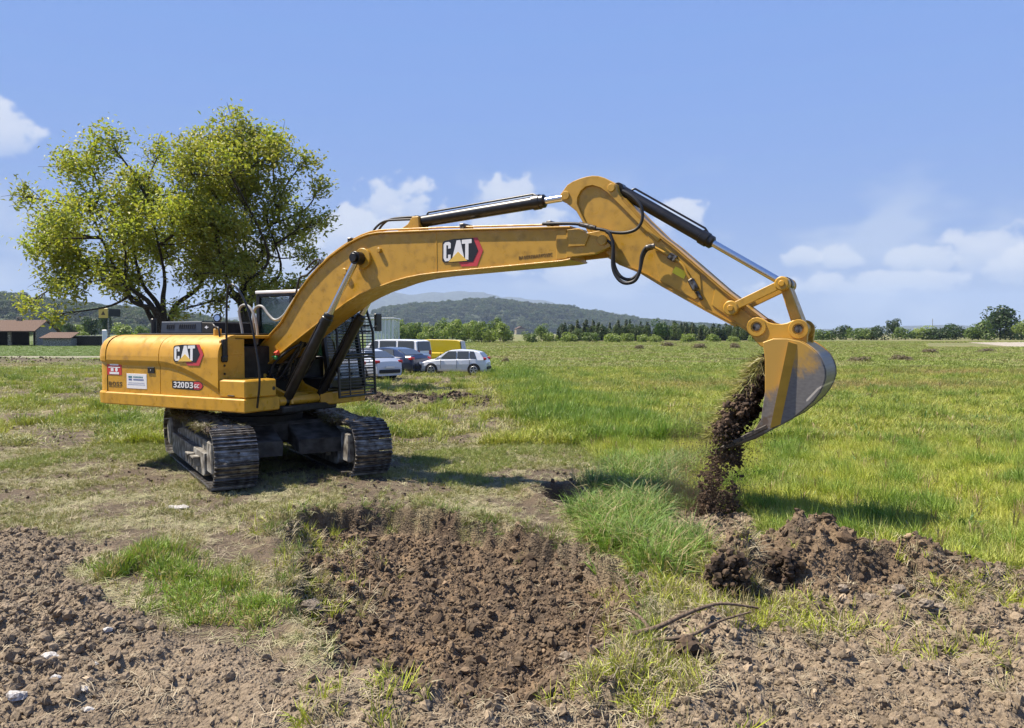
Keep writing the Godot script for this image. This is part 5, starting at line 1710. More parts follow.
func make_stones() -> void:
	# pale stones at the lower left corner, single rocks in the pit and on the heap
	var pale := [[-2.95, -4.55, 0.045], [-2.86, -4.80, 0.03], [-3.10, -5.15, 0.05], [-2.92, -5.55, 0.028], [-2.60, -4.62, 0.035], [-2.45, -4.42, 0.028], [-2.75, -5.05, 0.022]]
	var k := 0
	for e in pale:
		var s := Sh.new().lump(Vector3.ZERO, Vector3(1.3, 0.7, 1.0) * e[2], 300 + k, 0.25, 5, 8)
		var o := solo("pale_stone", s, M.palestone, "small whitish stone in the trampled soil at the lower left", "stone", "whitish stones in the trampled soil")
		o.position = Vector3(e[0], height(e[0], e[1]) + e[2] * 0.35, e[1])
		k += 1
	var flat := solo("flat_stone", Sh.new().lump(Vector3.ZERO, Vector3(0.16, 0.025, 0.09), 340, 0.25, 5, 9), M.palestone, "flat pale stone lying in the scuffed turf left of the near track", "stone")
	flat.position = Vector3(-4.15, height(-4.15, -9.6) + 0.025, -9.6)
	var rocks := [[-1.72, -6.55, 0.085, "rounded brown rock on the left rim of the pit"], [0.42, -6.0, 0.05, "grey-brown rock in the middle of the pit towards the right"], [0.5, -5.35, 0.04, "small rock near the lower right edge of the pit"], [-1.2, -5.6, 0.05, "rock at the lower left edge of the pit"],
		[2.92, -6.28, 0.075, "pale brown rock low on the front of the spoil heap"], [3.12, -6.22, 0.06, "second pale brown rock on the front of the spoil heap"], [2.72, -6.32, 0.05, "small rock left of the pale rocks on the spoil heap"], [3.2, -5.95, 0.055, "rock at the foot of the spoil heap"], [3.32, -5.98, 0.05, "smaller rock beside the rock at the foot of the spoil heap"]]
	k = 0
	for e in rocks:
		var o := solo("rock", Sh.new().lump(Vector3.ZERO, Vector3(1.15, 0.8, 0.95) * e[2], 360 + k, 0.2, 6, 9), M.stone, e[3], "rock")
		o.position = Vector3(e[0], height(e[0], e[1]) + e[2] * 0.45, e[1])
		k += 1
	# sods thrown up beside the heap
	var sods := [[1.80, -6.42, 0.20, 0.27, 0.16, "tall dark clod of earth standing at the left end of the spoil heap"], [2.33, -6.62, 0.17, 0.17, 0.14, "dark clod of earth on the left shoulder of the spoil heap"], [1.20, -5.15, 0.14, 0.12, 0.12, "clod of earth beside the broken roots"], [4.35, -6.35, 0.24, 0.10, 0.14, "flat clod at the right end of the spoil heap"]]
	k = 0
	for e in sods:
		var s := Sh.new()
		var r := RandomNumberGenerator.new()
		r.seed = 500 + k
		for j in 230:
			var u3 := Vector3(r.randfn(), r.randfn(), r.randfn()).normalized() * pow(r.randf(), 0.4)
			var q := Vector3(u3.x * e[2] * 0.95, e[3] * (0.6 + 0.85 * u3.y), u3.z * e[4] * 0.95)
			var t := r.randf_range(0.7, 1.2)
			s.tint = Color(0.135 * t, 0.093 * t, 0.06 * t)
			s.lump(q, Vector3.ONE * (0.010 + 0.036 * pow(r.randf(), 2.0)), 520 + k * 240 + j, 0.35, 4, 6)
		var o := solo("earth_clod", s, M.soil, e[5], "clod", "", "", true)
		o.position = Vector3(e[0], height(e[0], e[1]) - 0.02, e[1])
		k += 1
	# broken roots at the right rim of the pit
	var br := thing("broken_root", "bare forked root lying across the soil at the right rim of the pit", "root", Vector3(1.0, 0.0, -5.35))
	part(br, "main_root", Sh.new().tube(curve([Vector3(-0.45, 0.02, 0.12), Vector3(-0.25, 0.08, 0.05), Vector3(0.0, 0.13, 0.0), Vector3(0.25, 0.20, -0.1), Vector3(0.5, 0.23, -0.2), Vector3(0.8, 0.17, -0.28)]), 0.026, 0.008, 7), M.twig)
	part(br, "side_root", Sh.new().tube(curve([Vector3(-0.35, 0.0, 0.25), Vector3(-0.1, 0.09, 0.16), Vector3(0.2, 0.12, 0.12), Vector3(0.45, 0.17, -0.02), Vector3(0.7, 0.20, -0.12)]), 0.020, 0.006, 7), M.twig)
	part(br, "side_root", Sh.new().tube(curve([Vector3(-0.05, 0.13, 0.0), Vector3(-0.1, 0.17, -0.12), Vector3(-0.2, 0.18, -0.25), Vector3(-0.25, 0.12, -0.35)]), 0.014, 0.005, 6), M.twig)
	part(br, "rootlet", Sh.new().tube(curve([Vector3(0.3, 0.2, -0.1), Vector3(0.4, 0.1, 0.02), Vector3(0.42, 0.02, 0.1)]), 0.008, 0.003, 5), M.twig)
	var st := solo("dry_stalk", Sh.new().tube(curve([Vector3(0, 0, 0), Vector3(-0.06, 0.1, -0.1), Vector3(0.02, 0.22, -0.3), Vector3(0.08, 0.24, -0.45)]), 0.009, 0.004, 6), M.twig, "thin bare stalk leaning up from the right edge of the pit", "stalk")
	st.position = Vector3(0.62, height(0.62, -5.6) - 0.01, -5.6)

# soil sliding out of the bucket, with torn turf
func make_falling_soil() -> void:
	var root := Node3D.new()
	root.name = numbered("falling_soil")
	root.position = Vector3(-4.1, 0.0, -12.7)
	root.rotation.y = -deg_to_rad(HEADING)
	add_child(root)
	meta(root, "dark soil and torn turf pouring from the bucket to the ground", "soil", "", "stuff")
	# centre line of the stream: x, y, spread in the plane, spread across
	var line := [[8.07, 1.97, 0.05, 0.22], [7.98, 1.80, 0.085, 0.30], [7.89, 1.61, 0.11, 0.34], [7.77, 1.40, 0.13, 0.44], [7.66, 1.19, 0.15, 0.56], [7.58, 0.98, 0.14, 0.56], [7.52, 0.72, 0.15, 0.36], [7.49, 0.47, 0.17, 0.38], [7.44, 0.20, 0.20, 0.40], [7.42, 0.04, 0.25, 0.44]]
	for kind in 3:
		var w := []
		var c := PackedColorArray()
		for k in 8200:
			var t := rng.randf() * 8.99
			if rng.randf() < 0.22: t = rng.randf_range(0.0, 4.6)
			var i := int(t)
			var f := t - i
			var a: Array = line[i]
			var b: Array = line[i + 1]
			var px := lerpf(a[0], b[0], f)
			var py := lerpf(a[1], b[1], f)
			var sx := lerpf(a[2], b[2], f)
			var sz := lerpf(a[3], b[3], f)
			px += 0.05 * nD.get_noise_2d(t * 0.25, 3.0)
			var g := rng.randfn()
			var q := Vector3(px + clampf(rng.randfn(), -2.0, 2.0) * sx * 0.52, py + rng.randfn() * 0.03, clampf(g, -1.8, 1.8) * sz * 0.5)
			# split the lower stream in two strands
			if t > 5.0 and absf(q.x - px - 0.02) < 0.045 * (t - 5.0) * 0.45 and rng.randf() < 0.7: q.x += 0.11 if rng.randf() < 0.5 else -0.13
			# gaps between the clumps of the stream
			if t > 4.2 and nB.get_noise_3d(q.x * 5.0, q.y * 2.6, q.z * 4.0) < -0.14: continue
			if t < 4.2 and nB.get_noise_3d(q.x * 4.0, q.y * 4.0, q.z * 4.0) < -0.22: continue
			var r := 0.006 + 0.046 * pow(rng.randf(), 4.0)
			if t > 4.4: r *= 0.5
			elif k > 2600: r *= 0.5
			w.append(Transform3D(Basis.from_euler(Vector3(rng.randf() * 6, rng.randf() * 6, rng.randf() * 6)) * Basis.from_scale(Vector3(1, rng.randf_range(0.5, 1.5), rng.randf_range(0.6, 1.1)) * r), q))
			var v := rng.randf_range(0.5, 1.5)
			c.append(Color(0.13, 0.086, 0.056) * v)
		var dust := 1500
		for k in dust:
			var t := rng.randf_range(4.0, 9.0)
			var i := mini(int(t), 8)
			var q := Vector3(line[i][0] + rng.randfn() * 0.24 - 0.06, lerpf(line[i][1], line[i + 1][1], t - i), rng.randfn() * 0.35)
			if q.y < 0.02: continue
			w.append(Transform3D(Basis.from_scale(Vector3.ONE * rng.randf_range(0.002, 0.007)), q))
			c.append(Color(0.12, 0.085, 0.06))
		var o := scatter(root, "soil_lumps", clod_mesh(kind), M.soil, w, c)
		o.set_meta("kind", "stuff")
	# dust drifting off the falling earth
	var puff := FogVolume.new()
	puff.name = "soil_dust"
	puff.shape = RenderingServer.FOG_VOLUME_SHAPE_ELLIPSOID
	puff.size = Vector3(1.1, 1.5, 1.0)
	puff.position = Vector3(7.32, 0.62, 0.0)
	var fm := FogMaterial.new()
	fm.density = 0.22
	fm.albedo = Color(0.62, 0.52, 0.42)
	puff.material = fm
	root.add_child(puff)
	puff.set_meta("kind", "stuff")
	# roots and grass of the sod, mostly on the side towards the machine
	var gw := []
	var gc := PackedColorArray()
	for k in 1500:
		var t := rng.randf_range(0.3, 4.9)
		var i := int(t)
		var q := Vector3(lerpf(line[i][0], line[i + 1][0], t - i) - line[i][2] * rng.randf_range(0.2, 1.15), lerpf(line[i][1], line[i + 1][1], t - i), rng.randf_range(-0.25, 0.32))
		gw.append(Transform3D(Basis(Vector3(0, 0, 1), rng.randf_range(1.4, 3.3)) * Basis(Vector3.UP, rng.randf() * TAU) * Basis.from_scale(Vector3.ONE * rng.randf_range(0.6, 1.3)), q))
		var v := rng.randf_range(0.7, 1.2)
		gc.append((Color(0.30, 0.30, 0.075) if rng.randf() < 0.65 else Color(0.40, 0.35, 0.16)) * v)
	var turf := scatter(root, "torn_turf", tuft_mesh(5, 0.08, 0.24, 0.006, 0.7, 55, 0.03), M.grass, gw, gc)
	turf.set_meta("kind", "stuff")

# ---------------------------------------------------------------- trees
func spray_mesh(leaves: int, l: float, w: float, spread: float, seed_: int) -> ArrayMesh:
	var r := RandomNumberGenerator.new()
	r.seed = seed_
	var v := PackedVector3Array()
	var n := PackedVector3Array()
	var c := PackedColorArray()
	for k in leaves:
		var p := Vector3(r.randfn(), r.randfn() * 0.7, r.randfn()) * spread
		var b := Basis.from_euler(Vector3(r.randf_range(-0.9, 0.9), r.randf() * TAU, r.randf_range(-0.9, 0.9)))
		var ll := l * r.randf_range(0.7, 1.25)
		var ww := w * r.randf_range(0.8, 1.2)
		var q := [p, p + b * Vector3(ww, 0.15 * ll, ll * 0.5), p + b * Vector3(0, 0.0, ll), p + b * Vector3(-ww, 0.15 * ll, ll * 0.5)]
		var t := r.randf_range(0.7, 1.25)
		var cc := Color(t * r.randf_range(0.9, 1.2), t, t * 0.9)
		var n0 := (b * Vector3(-0.35, 1, -0.1)).normalized()
		var n1 := (b * Vector3(0.35, 1, -0.1)).normalized()
		for e in [[0, 1, 2, n0], [0, 2, 3, n1]]:
			for i in 3:
				v.append(q[e[i]])
				n.append(e[3])
				c.append(cc)
	var arr := []
	arr.resize(Mesh.ARRAY_MAX)
	arr[Mesh.ARRAY_VERTEX] = v
	arr[Mesh.ARRAY_COLOR] = c
	var am := ArrayMesh.new()
	am.add_surface_from_arrays(Mesh.PRIMITIVE_TRIANGLES, arr)
	return am

# a broad tree: limbs reach for leaf masses spread through the crown
func walnut(called: String, label: String, base: Vector3, fork: Vector3, masses: Array, per: float, spray: Mesh, tone: Color, seed_: int, r0: float) -> void:
	var r := RandomNumberGenerator.new()
	r.seed = seed_
	var t := thing(called, label, "tree", base, 0.0, "")
	var s := Sh.new()
	s.tube(curve([Vector3(0, -0.2, 0), Vector3(0.03, 0.9, 0.02), fork * 0.6, fork]), r0 * 1.15, r0 * 0.8, 12)
	var w := []
	var c := PackedColorArray()
	# a few main limbs; the other boughs leave the nearest of them
	var mains := []
	for i in masses.size():
		var m: Array = masses[i]
		var q: Vector3 = m[0]
		var rad: float = m[1]
		var mid: Vector3
		if mains.size() < 7:
			var d := q - fork
			mid = fork + d * 0.5 + Vector3(r.randfn(), r.randf_range(-0.6, 0.3), r.randfn()) * 0.45
			var path := curve([fork - Vector3(0, 0.4, 0), fork + d * 0.2 + Vector3(0, 0.3, 0), mid, q], 6)
			s.tube(path, r0 * 0.42, 0.02, 8)
			mains.append(path)
		else:
			var best := 1e9
			var st0 := fork
			for path in mains:
				for k in range(5, path.size() - 1):
					var dd: float = path[k].distance_to(q) + 0.25 * path[k].distance_to(fork)
					if dd < best:
						best = dd
						st0 = path[k]
			mid = st0.lerp(q, 0.5) + Vector3(r.randfn(), r.randf_range(-0.5, 0.3), r.randfn()) * 0.3
			s.tube(curve([st0, mid, q], 5), 0.018 + 0.016 * st0.distance_to(q), 0.014, 6)
		for k in 9:
			var e := q + Vector3(r.randfn(), r.randfn() * 0.8, r.randfn()).limit_length(1.6) * rad * 0.75
			var st := mid.lerp(q, r.randf_range(0.3, 1.0))
			s.tube(curve([st, st.lerp(e, 0.5) + Vector3(r.randfn(), r.randfn(), r.randfn()) * 0.10, e], 3), 0.014, 0.005, 5)
		var cnt := int(per * rad * rad)
		for k in cnt:
			var dir := Vector3(r.randfn(), r.randfn(), r.randfn()).normalized()
			var p := q + dir * Vector3(1.0, 0.82, 1.0) * rad * pow(r.randf(), 0.45) * r.randf_range(0.75, 1.2)
			w.append(Transform3D(Basis.from_euler(Vector3(r.randf_range(-0.6, 0.6), r.randf() * TAU, r.randf_range(-0.6, 0.6))) * Basis.from_scale(Vector3.ONE * r.randf_range(0.75, 1.25)), p))
			var v := r.randf_range(0.75, 1.25)
			var y := r.randf_range(0.88, 1.15)
			c.append(Color(tone.r * v * y, tone.g * v, tone.b * v))
	part(t, "trunk", s, M.bark)
	var sv: PackedVector3Array = spray.surface_get_arrays(0)[Mesh.ARRAY_VERTEX]
	var v3 := PackedVector3Array()
	var c3 := PackedColorArray()
	var cf := PackedColorArray()
	cf.resize(sv.size())
	for k in w.size():
		var x3: Transform3D = w[k]
		v3.append_array(x3 * sv)
		cf.fill(c[k])
		c3.append_array(cf)
	var arr := []
	arr.resize(Mesh.ARRAY_MAX)
	arr[Mesh.ARRAY_VERTEX] = v3
	arr[Mesh.ARRAY_COLOR] = c3
	var am := ArrayMesh.new()
	am.add_surface_from_arrays(Mesh.PRIMITIVE_TRIANGLES, arr)
	part(t, "crown", am, M.leaf)

func masses_in(c: Vector3, rx: float, ry: float, rz: float, n: int, r0: float, r1: float, seed_: int, base: Vector3) -> Array:
	var r := RandomNumberGenerator.new()
	r.seed = seed_
	var out := []
	var tries := 0
	while out.size() < n and tries < 4000:
		tries += 1
		var d := Vector3(r.randfn(), r.randfn(), r.randfn()).normalized()
		var p := c + d * Vector3(rx, ry, rz) * pow(r.randf(), 0.33) * 0.92
		var ok := true
		for m in out:
			if (m[0] + base).distance_to(p) < r0 * 1.05: ok = false
		if ok: out.append([p - base, r.randf_range(r0, r1)])
	return out

func make_walnuts() -> void:
	var spray := spray_mesh(8, 0.19, 0.048, 0.13, 61)
	# left tree: wide, loose, with low boughs
	var b1 := Vector3(-13.0, 0, -30.0)
	var m1 := masses_in(Vector3(-14.6, 6.6, -30.0), 3.9, 3.0, 3.2, 30, 0.75, 1.15, 71, b1)
	for e in [[-17.2, 4.2, -29.5, 0.8], [-18.0, 5.5, -30.5, 0.7], [-16.2, 3.9, -28.8, 0.75], [-18.6, 7.4, -30.0, 0.65], [-15.4, 9.5, -30.0, 0.85], [-17.2, 8.6, -30.4, 0.8], [-14.6, 4.0, -28.6, 0.6], [-16.6, 2.85, -28.3, 0.45], [-18.3, 3.3, -29.5, 0.5], [-13.6, 9.2, -30.5, 0.7]]:
		m1.append([Vector3(e[0], e[1], e[2]) - b1, e[3]])
	walnut("walnut_tree", "broad leafy walnut tree with low boughs, left of its neighbour behind the counterweight", b1, Vector3(-0.25, 1.9, 0), m1, 92.0, spray, Color(0.35, 0.375, 0.065), 81, 0.34)
	# right tree: denser and rounder
	var b2 := Vector3(-10.7, 0, -31.0)
	var m2 := masses_in(Vector3(-10.6, 7.0, -31.0), 3.1, 3.3, 3.0, 32, 0.75, 1.15, 73, b2)
	for e in [[-7.6, 7.9, -31.0, 0.6], [-7.4, 6.6, -30.8, 0.55], [-8.0, 5.2, -30.6, 0.6], [-10.9, 10.3, -31.0, 0.85], [-9.4, 9.7, -31.0, 0.8], [-12.3, 9.7, -31.2, 0.8], [-8.4, 4.0, -30.6, 0.6], [-9.6, 3.4, -29.9, 0.7], [-11.2, 3.5, -29.6, 0.65], [-12.0, 4.3, -29.4, 0.7], [-8.1, 9.0, -31.0, 0.6], [-12.4, 3.0, -29.0, 0.5]]:
		m2.append([Vector3(e[0], e[1], e[2]) - b2, e[3]])
	walnut("walnut_tree", "rounder dense walnut tree whose crown rises behind the boom", b2, Vector3(0.1, 2.4, 0), m2, 108.0, spray, Color(0.33, 0.345, 0.068), 83, 0.30)

var crowns := []
var conifer: ArrayMesh
var shrub_stem: ArrayMesh
func make_crowns() -> void:
	for k in 4:
		var r := RandomNumberGenerator.new()
		r.seed = 900 + k
		var v := PackedVector3Array()
		var n := PackedVector3Array()
		var c := PackedColorArray()
		var lobes := []
		for j in 11:
			var d := Vector3(r.randfn(), r.randfn(), r.randfn()).normalized() * r.randf_range(0.3, 0.72)
			lobes.append([Vector3(d.x, d.y * 0.8, d.z), r.randf_range(0.24, 0.42)])
		lobes.append([Vector3.ZERO, 0.5])
		for j in 1500:
			var lo: Array = lobes[r.randi() % lobes.size()]
			var d := Vector3(r.randfn(), r.randfn(), r.randfn()).normalized()
			var p: Vector3 = lo[0] + d * lo[1] * r.randf_range(0.75, 1.12)
			var nn := (d + Vector3(r.randfn(), r.randfn(), r.randfn()) * 0.45).normalized()
			var u := nn.cross(Vector3(r.randfn(), r.randfn(), r.randfn())).normalized()
			var w := nn.cross(u)
			var sz := r.randf_range(0.035, 0.075)
			var t := r.randf_range(0.65, 1.3)
			for q in [p - u * sz, p + w * sz * 0.9, p + u * sz, p - u * sz, p + u * sz, p - w * sz * 0.8]:
				v.append(q); n.append(nn); c.append(Color(t, t, t))
		var arr := []
		arr.resize(Mesh.ARRAY_MAX)
		arr[Mesh.ARRAY_VERTEX] = v
		arr[Mesh.ARRAY_COLOR] = c
		var am := ArrayMesh.new()
		am.add_surface_from_arrays(Mesh.PRIMITIVE_TRIANGLES, arr)
		crowns.append(am)
	# spruce: drooping whorls of needle boughs
	var r2 := RandomNumberGenerator.new()
	r2.seed = 950
	var s := Sh.new()
	for j in 260:
		var t := pow(r2.randf(), 0.7)
		var y := 1.0 - t
		var a := r2.randf() * TAU
		var l := (0.05 + 0.23 * t) * r2.randf_range(0.6, 1.15)
		var o := Vector3(cos(a), 0, sin(a))
		var sd_ := Vector3(-sin(a), 0, cos(a)) * 0.035
		var tone := r2.randf_range(0.7, 1.25)
		s.tint = Color(tone, tone, tone)
		var p0 := Vector3(0, y, 0)
		var p1 := o * l + Vector3(0, y - l * 0.45, 0)
		s.face(p0, p1 + sd_, p1 - sd_ + Vector3(0, 0.03, 0), Vector3.UP + o)
		s.face(p0 + o * l * 0.3, p1 * Vector3(0.9, 1, 0.9) + sd_ * 1.6, p1 + Vector3(0, -0.03, 0), Vector3.UP + o)
	s.tube([Vector3(0, 0, 0), Vector3(0, 0.98, 0)], 0.02, 0.004, 5)
	conifer = s.mesh(true)
	shrub_stem = Sh.new().tube(curve([Vector3(0, -0.1, 0), Vector3(0.02, 0.4, 0.01), Vector3(0, 1.0, 0)], 3), 0.07, 0.035, 6).mesh()

var leaf_mats := {}
func leaf_mat(c: Color) -> StandardMaterial3D:
	var k := "%.3f %.3f %.3f" % [c.r, c.g, c.b]
	if not leaf_mats.has(k):
		var m: StandardMaterial3D = M.leaf.duplicate()
		m.albedo_color = c.linear_to_srgb()
		leaf_mats[k] = m
	return leaf_mats[k]

# broadleaf tree or bush in the distance: crown centre height, half width, half height
func far_tree(called: String, label: String, category: String, x: float, z: float, w: float, h: float, stem: float, tone: Color, group: String) -> void:
	var t := thing(called, label, category, Vector3(x, 0, z), rng.randf() * TAU, group)
	var tr := part(t, "trunk" if category == "tree" else "stems", shrub_stem, M.bark)
	tr.scale = Vector3(w * 0.6, stem + h * 0.9, w * 0.6)
	var cr := part(t, "crown", crowns[rng.randi() % 4], leaf_mat(tone))
	cr.position.y = stem + h * (0.62 if category == "tree" else 0.42)
	cr.scale = Vector3(w, h * 0.72, w) * 1.12

func px(x: float, z: float) -> float:   # x of a point at distance -z that lies x pixels along the picture's width
	return (x - 512.0) / CAM_F * -z

func make_tree_lines() -> void:
	make_crowns()
	var dark := Color(0.045, 0.080, 0.022)
	var midg := Color(0.13, 0.195, 0.045)
	var light := Color(0.24, 0.31, 0.075)
	# right-hand line of trees and bushes behind the meadow
	var right := [[806, 8, 9, 0], [823, 7, 7, 1], [840, 9, 8, 0], [858, 10, 7, 1], [876, 8, 8, 0], [892, 7, 15, 0], [905, 8, 7, 1], [922, 10, 8, 2], [940, 11, 8, 0], [956, 9, 9, 0], [972, 9, 7, 1], [985, 8, 8, 0], [1000, 19, 22, 0], [1021, 8, 13, 2], [1040, 14, 12, 0], [1062, 14, 14, 1], [814, 6, 6, 2], [866, 7, 6, 2], [930, 7, 6, 1], [978, 9, 11, 1], [1010, 9, 8, 2]]
	for e in right:
		var z := -235.0 - rng.randf() * 25.0
		var s := -z / CAM_F
		var big: bool = e[2] > 12
		far_tree("distant_tree" if big else "distant_bush", ("tallest round dark tree in the line at the far right of the meadow" if e[0] == 1000 else "upright round tree standing out of the far right tree line" if e[0] == 892 else "lighter green tree at the right end of the far tree line" if e[0] == 1021 else "tree at the right edge of the far tree line") if big else "dark green bush in the line along the far right edge of the meadow", "tree" if big else "bush", px(e[0], z), z, e[1] * s * (1.25 if big else 1.6), e[2] * s * (1.15 if big else 1.7), 0.6 if big else 0.0, [dark, midg, light][e[3]], "trees and bushes along the far right edge of the meadow")
	# pale bushes in front of the plantation
	for e in [[508, 9, 12], [530, 10, 11], [548, 10, 11], [570, 11, 10], [590, 12, 10], [610, 13, 10], [628, 9, 9], [641, 8, 9], [655, 10, 8], [688, 10, 9], [714, 9, 8], [733, 8, 7], [755, 9, 8], [775, 8, 7]]:
		var z := -172.0 - rng.randf() * 12.0
		var s := -z / CAM_F
		far_tree("pale_bush", "rounded pale green bush in front of the dark plantation", "bush", px(e[0], z), z, e[1] * s, e[2] * s, 0.0, light if rng.randf() < 0.7 else midg, "pale bushes in front of the plantation")
	far_tree("distant_tree", "round green tree standing out before the dark plantation", "tree", px(661, -178.0), -178.0, 10.0 * 0.228, 17.0 * 0.228, 0.5, Color(0.06, 0.12, 0.025), "")
	far_tree("distant_tree", "round tree at the left end of the pale bushes", "tree", px(541, -185.0), -185.0, 9.0 * 0.237, 13.0 * 0.237, 0.6, midg, "")
	# plantation of young spruces
	var n := 0
	for k in 34:
		var x := 560.0 + 226.0 * (k + rng.randf() * 0.9) / 34.0
		var z := -208.0 - rng.randf() * 30.0
		far_tree("plantation_tree", "dark round-headed young tree among the spruces of the plantation", "tree", px(x, z), z, rng.randf_range(5.0, 8.0) * -z / CAM_F, rng.randf_range(10.0, 14.0) * -z / CAM_F, 0.2, [dark, Color(0.075, 0.115, 0.03), Color(0.10, 0.145, 0.04)][rng.randi() % 3], "round-headed trees of the plantation")
	for k in 80:
		var x := 556.0 + 232.0 * (k + rng.randf() * 1.6) / 80.0
		var z := -215.0 - rng.randf() * 30.0
		var h := (22.0 if x < 690.0 else 20.0 - (x - 690.0) * 0.07) * -z / CAM_F * rng.randf_range(0.62, 1.02)
		if x < 580.0: h *= 0.75 + 0.25 * (x - 556.0) / 24.0
		var t := thing("young_spruce", "slim young spruce in the dark plantation behind the pale bushes", "tree", Vector3(px(x, z), 0, z), rng.randf() * TAU, "young spruces of the plantation")
		var m := part(t, "crown", conifer, leaf_mat([dark, Color(0.05, 0.075, 0.02), Color(0.075, 0.10, 0.028)][rng.randi() % 3]))
		var fat := rng.randf_range(0.8, 1.3)
		m.scale = Vector3(h * fat, h, h * fat)
	# hedge and trees behind the parked cars
	for k in 26:
		var x := 394.0 + 112.0 * (k + rng.randf() * 0.7) / 26.0
		var z := -165.0 - rng.randf() * 25.0
		var s := -z / CAM_F
		var tall := rng.randf() < 0.3
		far_tree("hedge_tree" if tall else "hedge_bush", "tree rising out of the green hedge behind the parked cars" if tall else "green bush of the hedge behind the parked cars", "tree" if tall else "bush", px(x, z), z, rng.randf_range(9, 13) * s, rng.randf_range(11, 15) * s * (1.3 if tall else 1.0), 0.2, [midg, light, Color(0.17, 0.24, 0.06)][rng.randi() % 3], "hedge behind the parked cars")
	# trees behind the barn at the left
	for e in [[58, 12, 20, 1], [78, 9, 12, 2], [92, 10, 20, 0], [104, 8, 24, 0], [123, 13, 14, 2], [20, 12, 16, 1], [140, 10, 12, 1], [-10, 14, 16, 0], [68, 8, 14, 0], [82, 8, 8, 2]]:
		var z := -190.0 - rng.randf() * 30.0
		var s := -z / CAM_F
		far_tree("distant_tree", "tree among those behind the tiled barn at the left", "tree", px(e[0], z), z, e[1] * s, e[2] * s, 0.5, [dark, midg, light][e[3]], "trees behind the barn")
	# dry grey scrub standing in the meadow
	for e in [[668, 345, 9, 1.6], [700, 347, 10, 1.4], [735, 347, 8, 1.5], [765, 345, 8, 1.4], [640, 348, 7, 1.2], [860, 361, 14, 1.0], [900, 360, 16, 1.1], [820, 362, 10, 0.9], [930, 352, 12, 1.0], [985, 351, 12, 0.9], [505, 362, 6, 0.8], [790, 352, 10, 1.0]]:
		var z: float = -CAM_F * CAM_H / (e[1] + 2.0 - 333.0)
		var s := -z / CAM_F
		far_tree("dry_scrub", "low grey-brown dry scrub standing in the far meadow", "bush", px(e[0], z), z, e[2] * s * 0.9, e[3] * 0.55, 0.0, Color(0.22, 0.18, 0.12), "dry scrub in the far meadow")

# wooded hills and blue mountains
func ridge(called: String, label: String, pts: Array, z: float, deep: float, material: Material, seed_: int) -> Array:
	# pts: (pixel x, pixel y of the skyline); builds a real hill that rises from the plain to that skyline
	var r := FastNoiseLite.new()
	r.seed = seed_
	r.frequency = 6.0 / deep
	r.fractal_octaves = 4
	var prof := PackedVector2Array()
	for p in pts: prof.append(Vector2(px(p[0], z), CAM_H + (333.0 - p[1]) / CAM_F * -z))
	var nx := 110
	var nz := 18
	var v := []
	for j in nz + 1:
		var row := []
		for i in nx + 1:
			var x := lerpf(prof[0].x, prof[prof.size() - 1].x, float(i) / nx)
			var y := 0.0
			for k in prof.size() - 1:
				if x >= prof[k].x - 0.01 and x <= prof[k + 1].x + 0.01:
					y = lerpf(prof[k].y, prof[k + 1].y, smoothstep(0.0, 1.0, (x - prof[k].x) / (prof[k + 1].x - prof[k].x)))
			var t := float(j) / nz * 2.0 - 1.0
			var f := pow(maxf(0.0, 1.0 - t * t), 0.9)
			var zz := z - t * -deep
			var h := y * f * (1.0 + 0.14 * r.get_noise_2d(x, zz) * (1.0 - f * 0.6)) + 0.05 * y * r.get_noise_2d(x * 2.0, zz * 2.0) * f
			row.append(Vector3(x * (zz / z), maxf(h, 0.0) - 0.6, zz))
		v.append(row)
	var s := Sh.new()
	for j in nz:
		for i in nx:
			s.quad(v[j][i], v[j][i + 1], v[j + 1][i + 1], v[j + 1][i], Vector3.UP)
	var o := solo(called, s, material, "", "", "", "structure")
	o.set_meta("label", label)
	return v

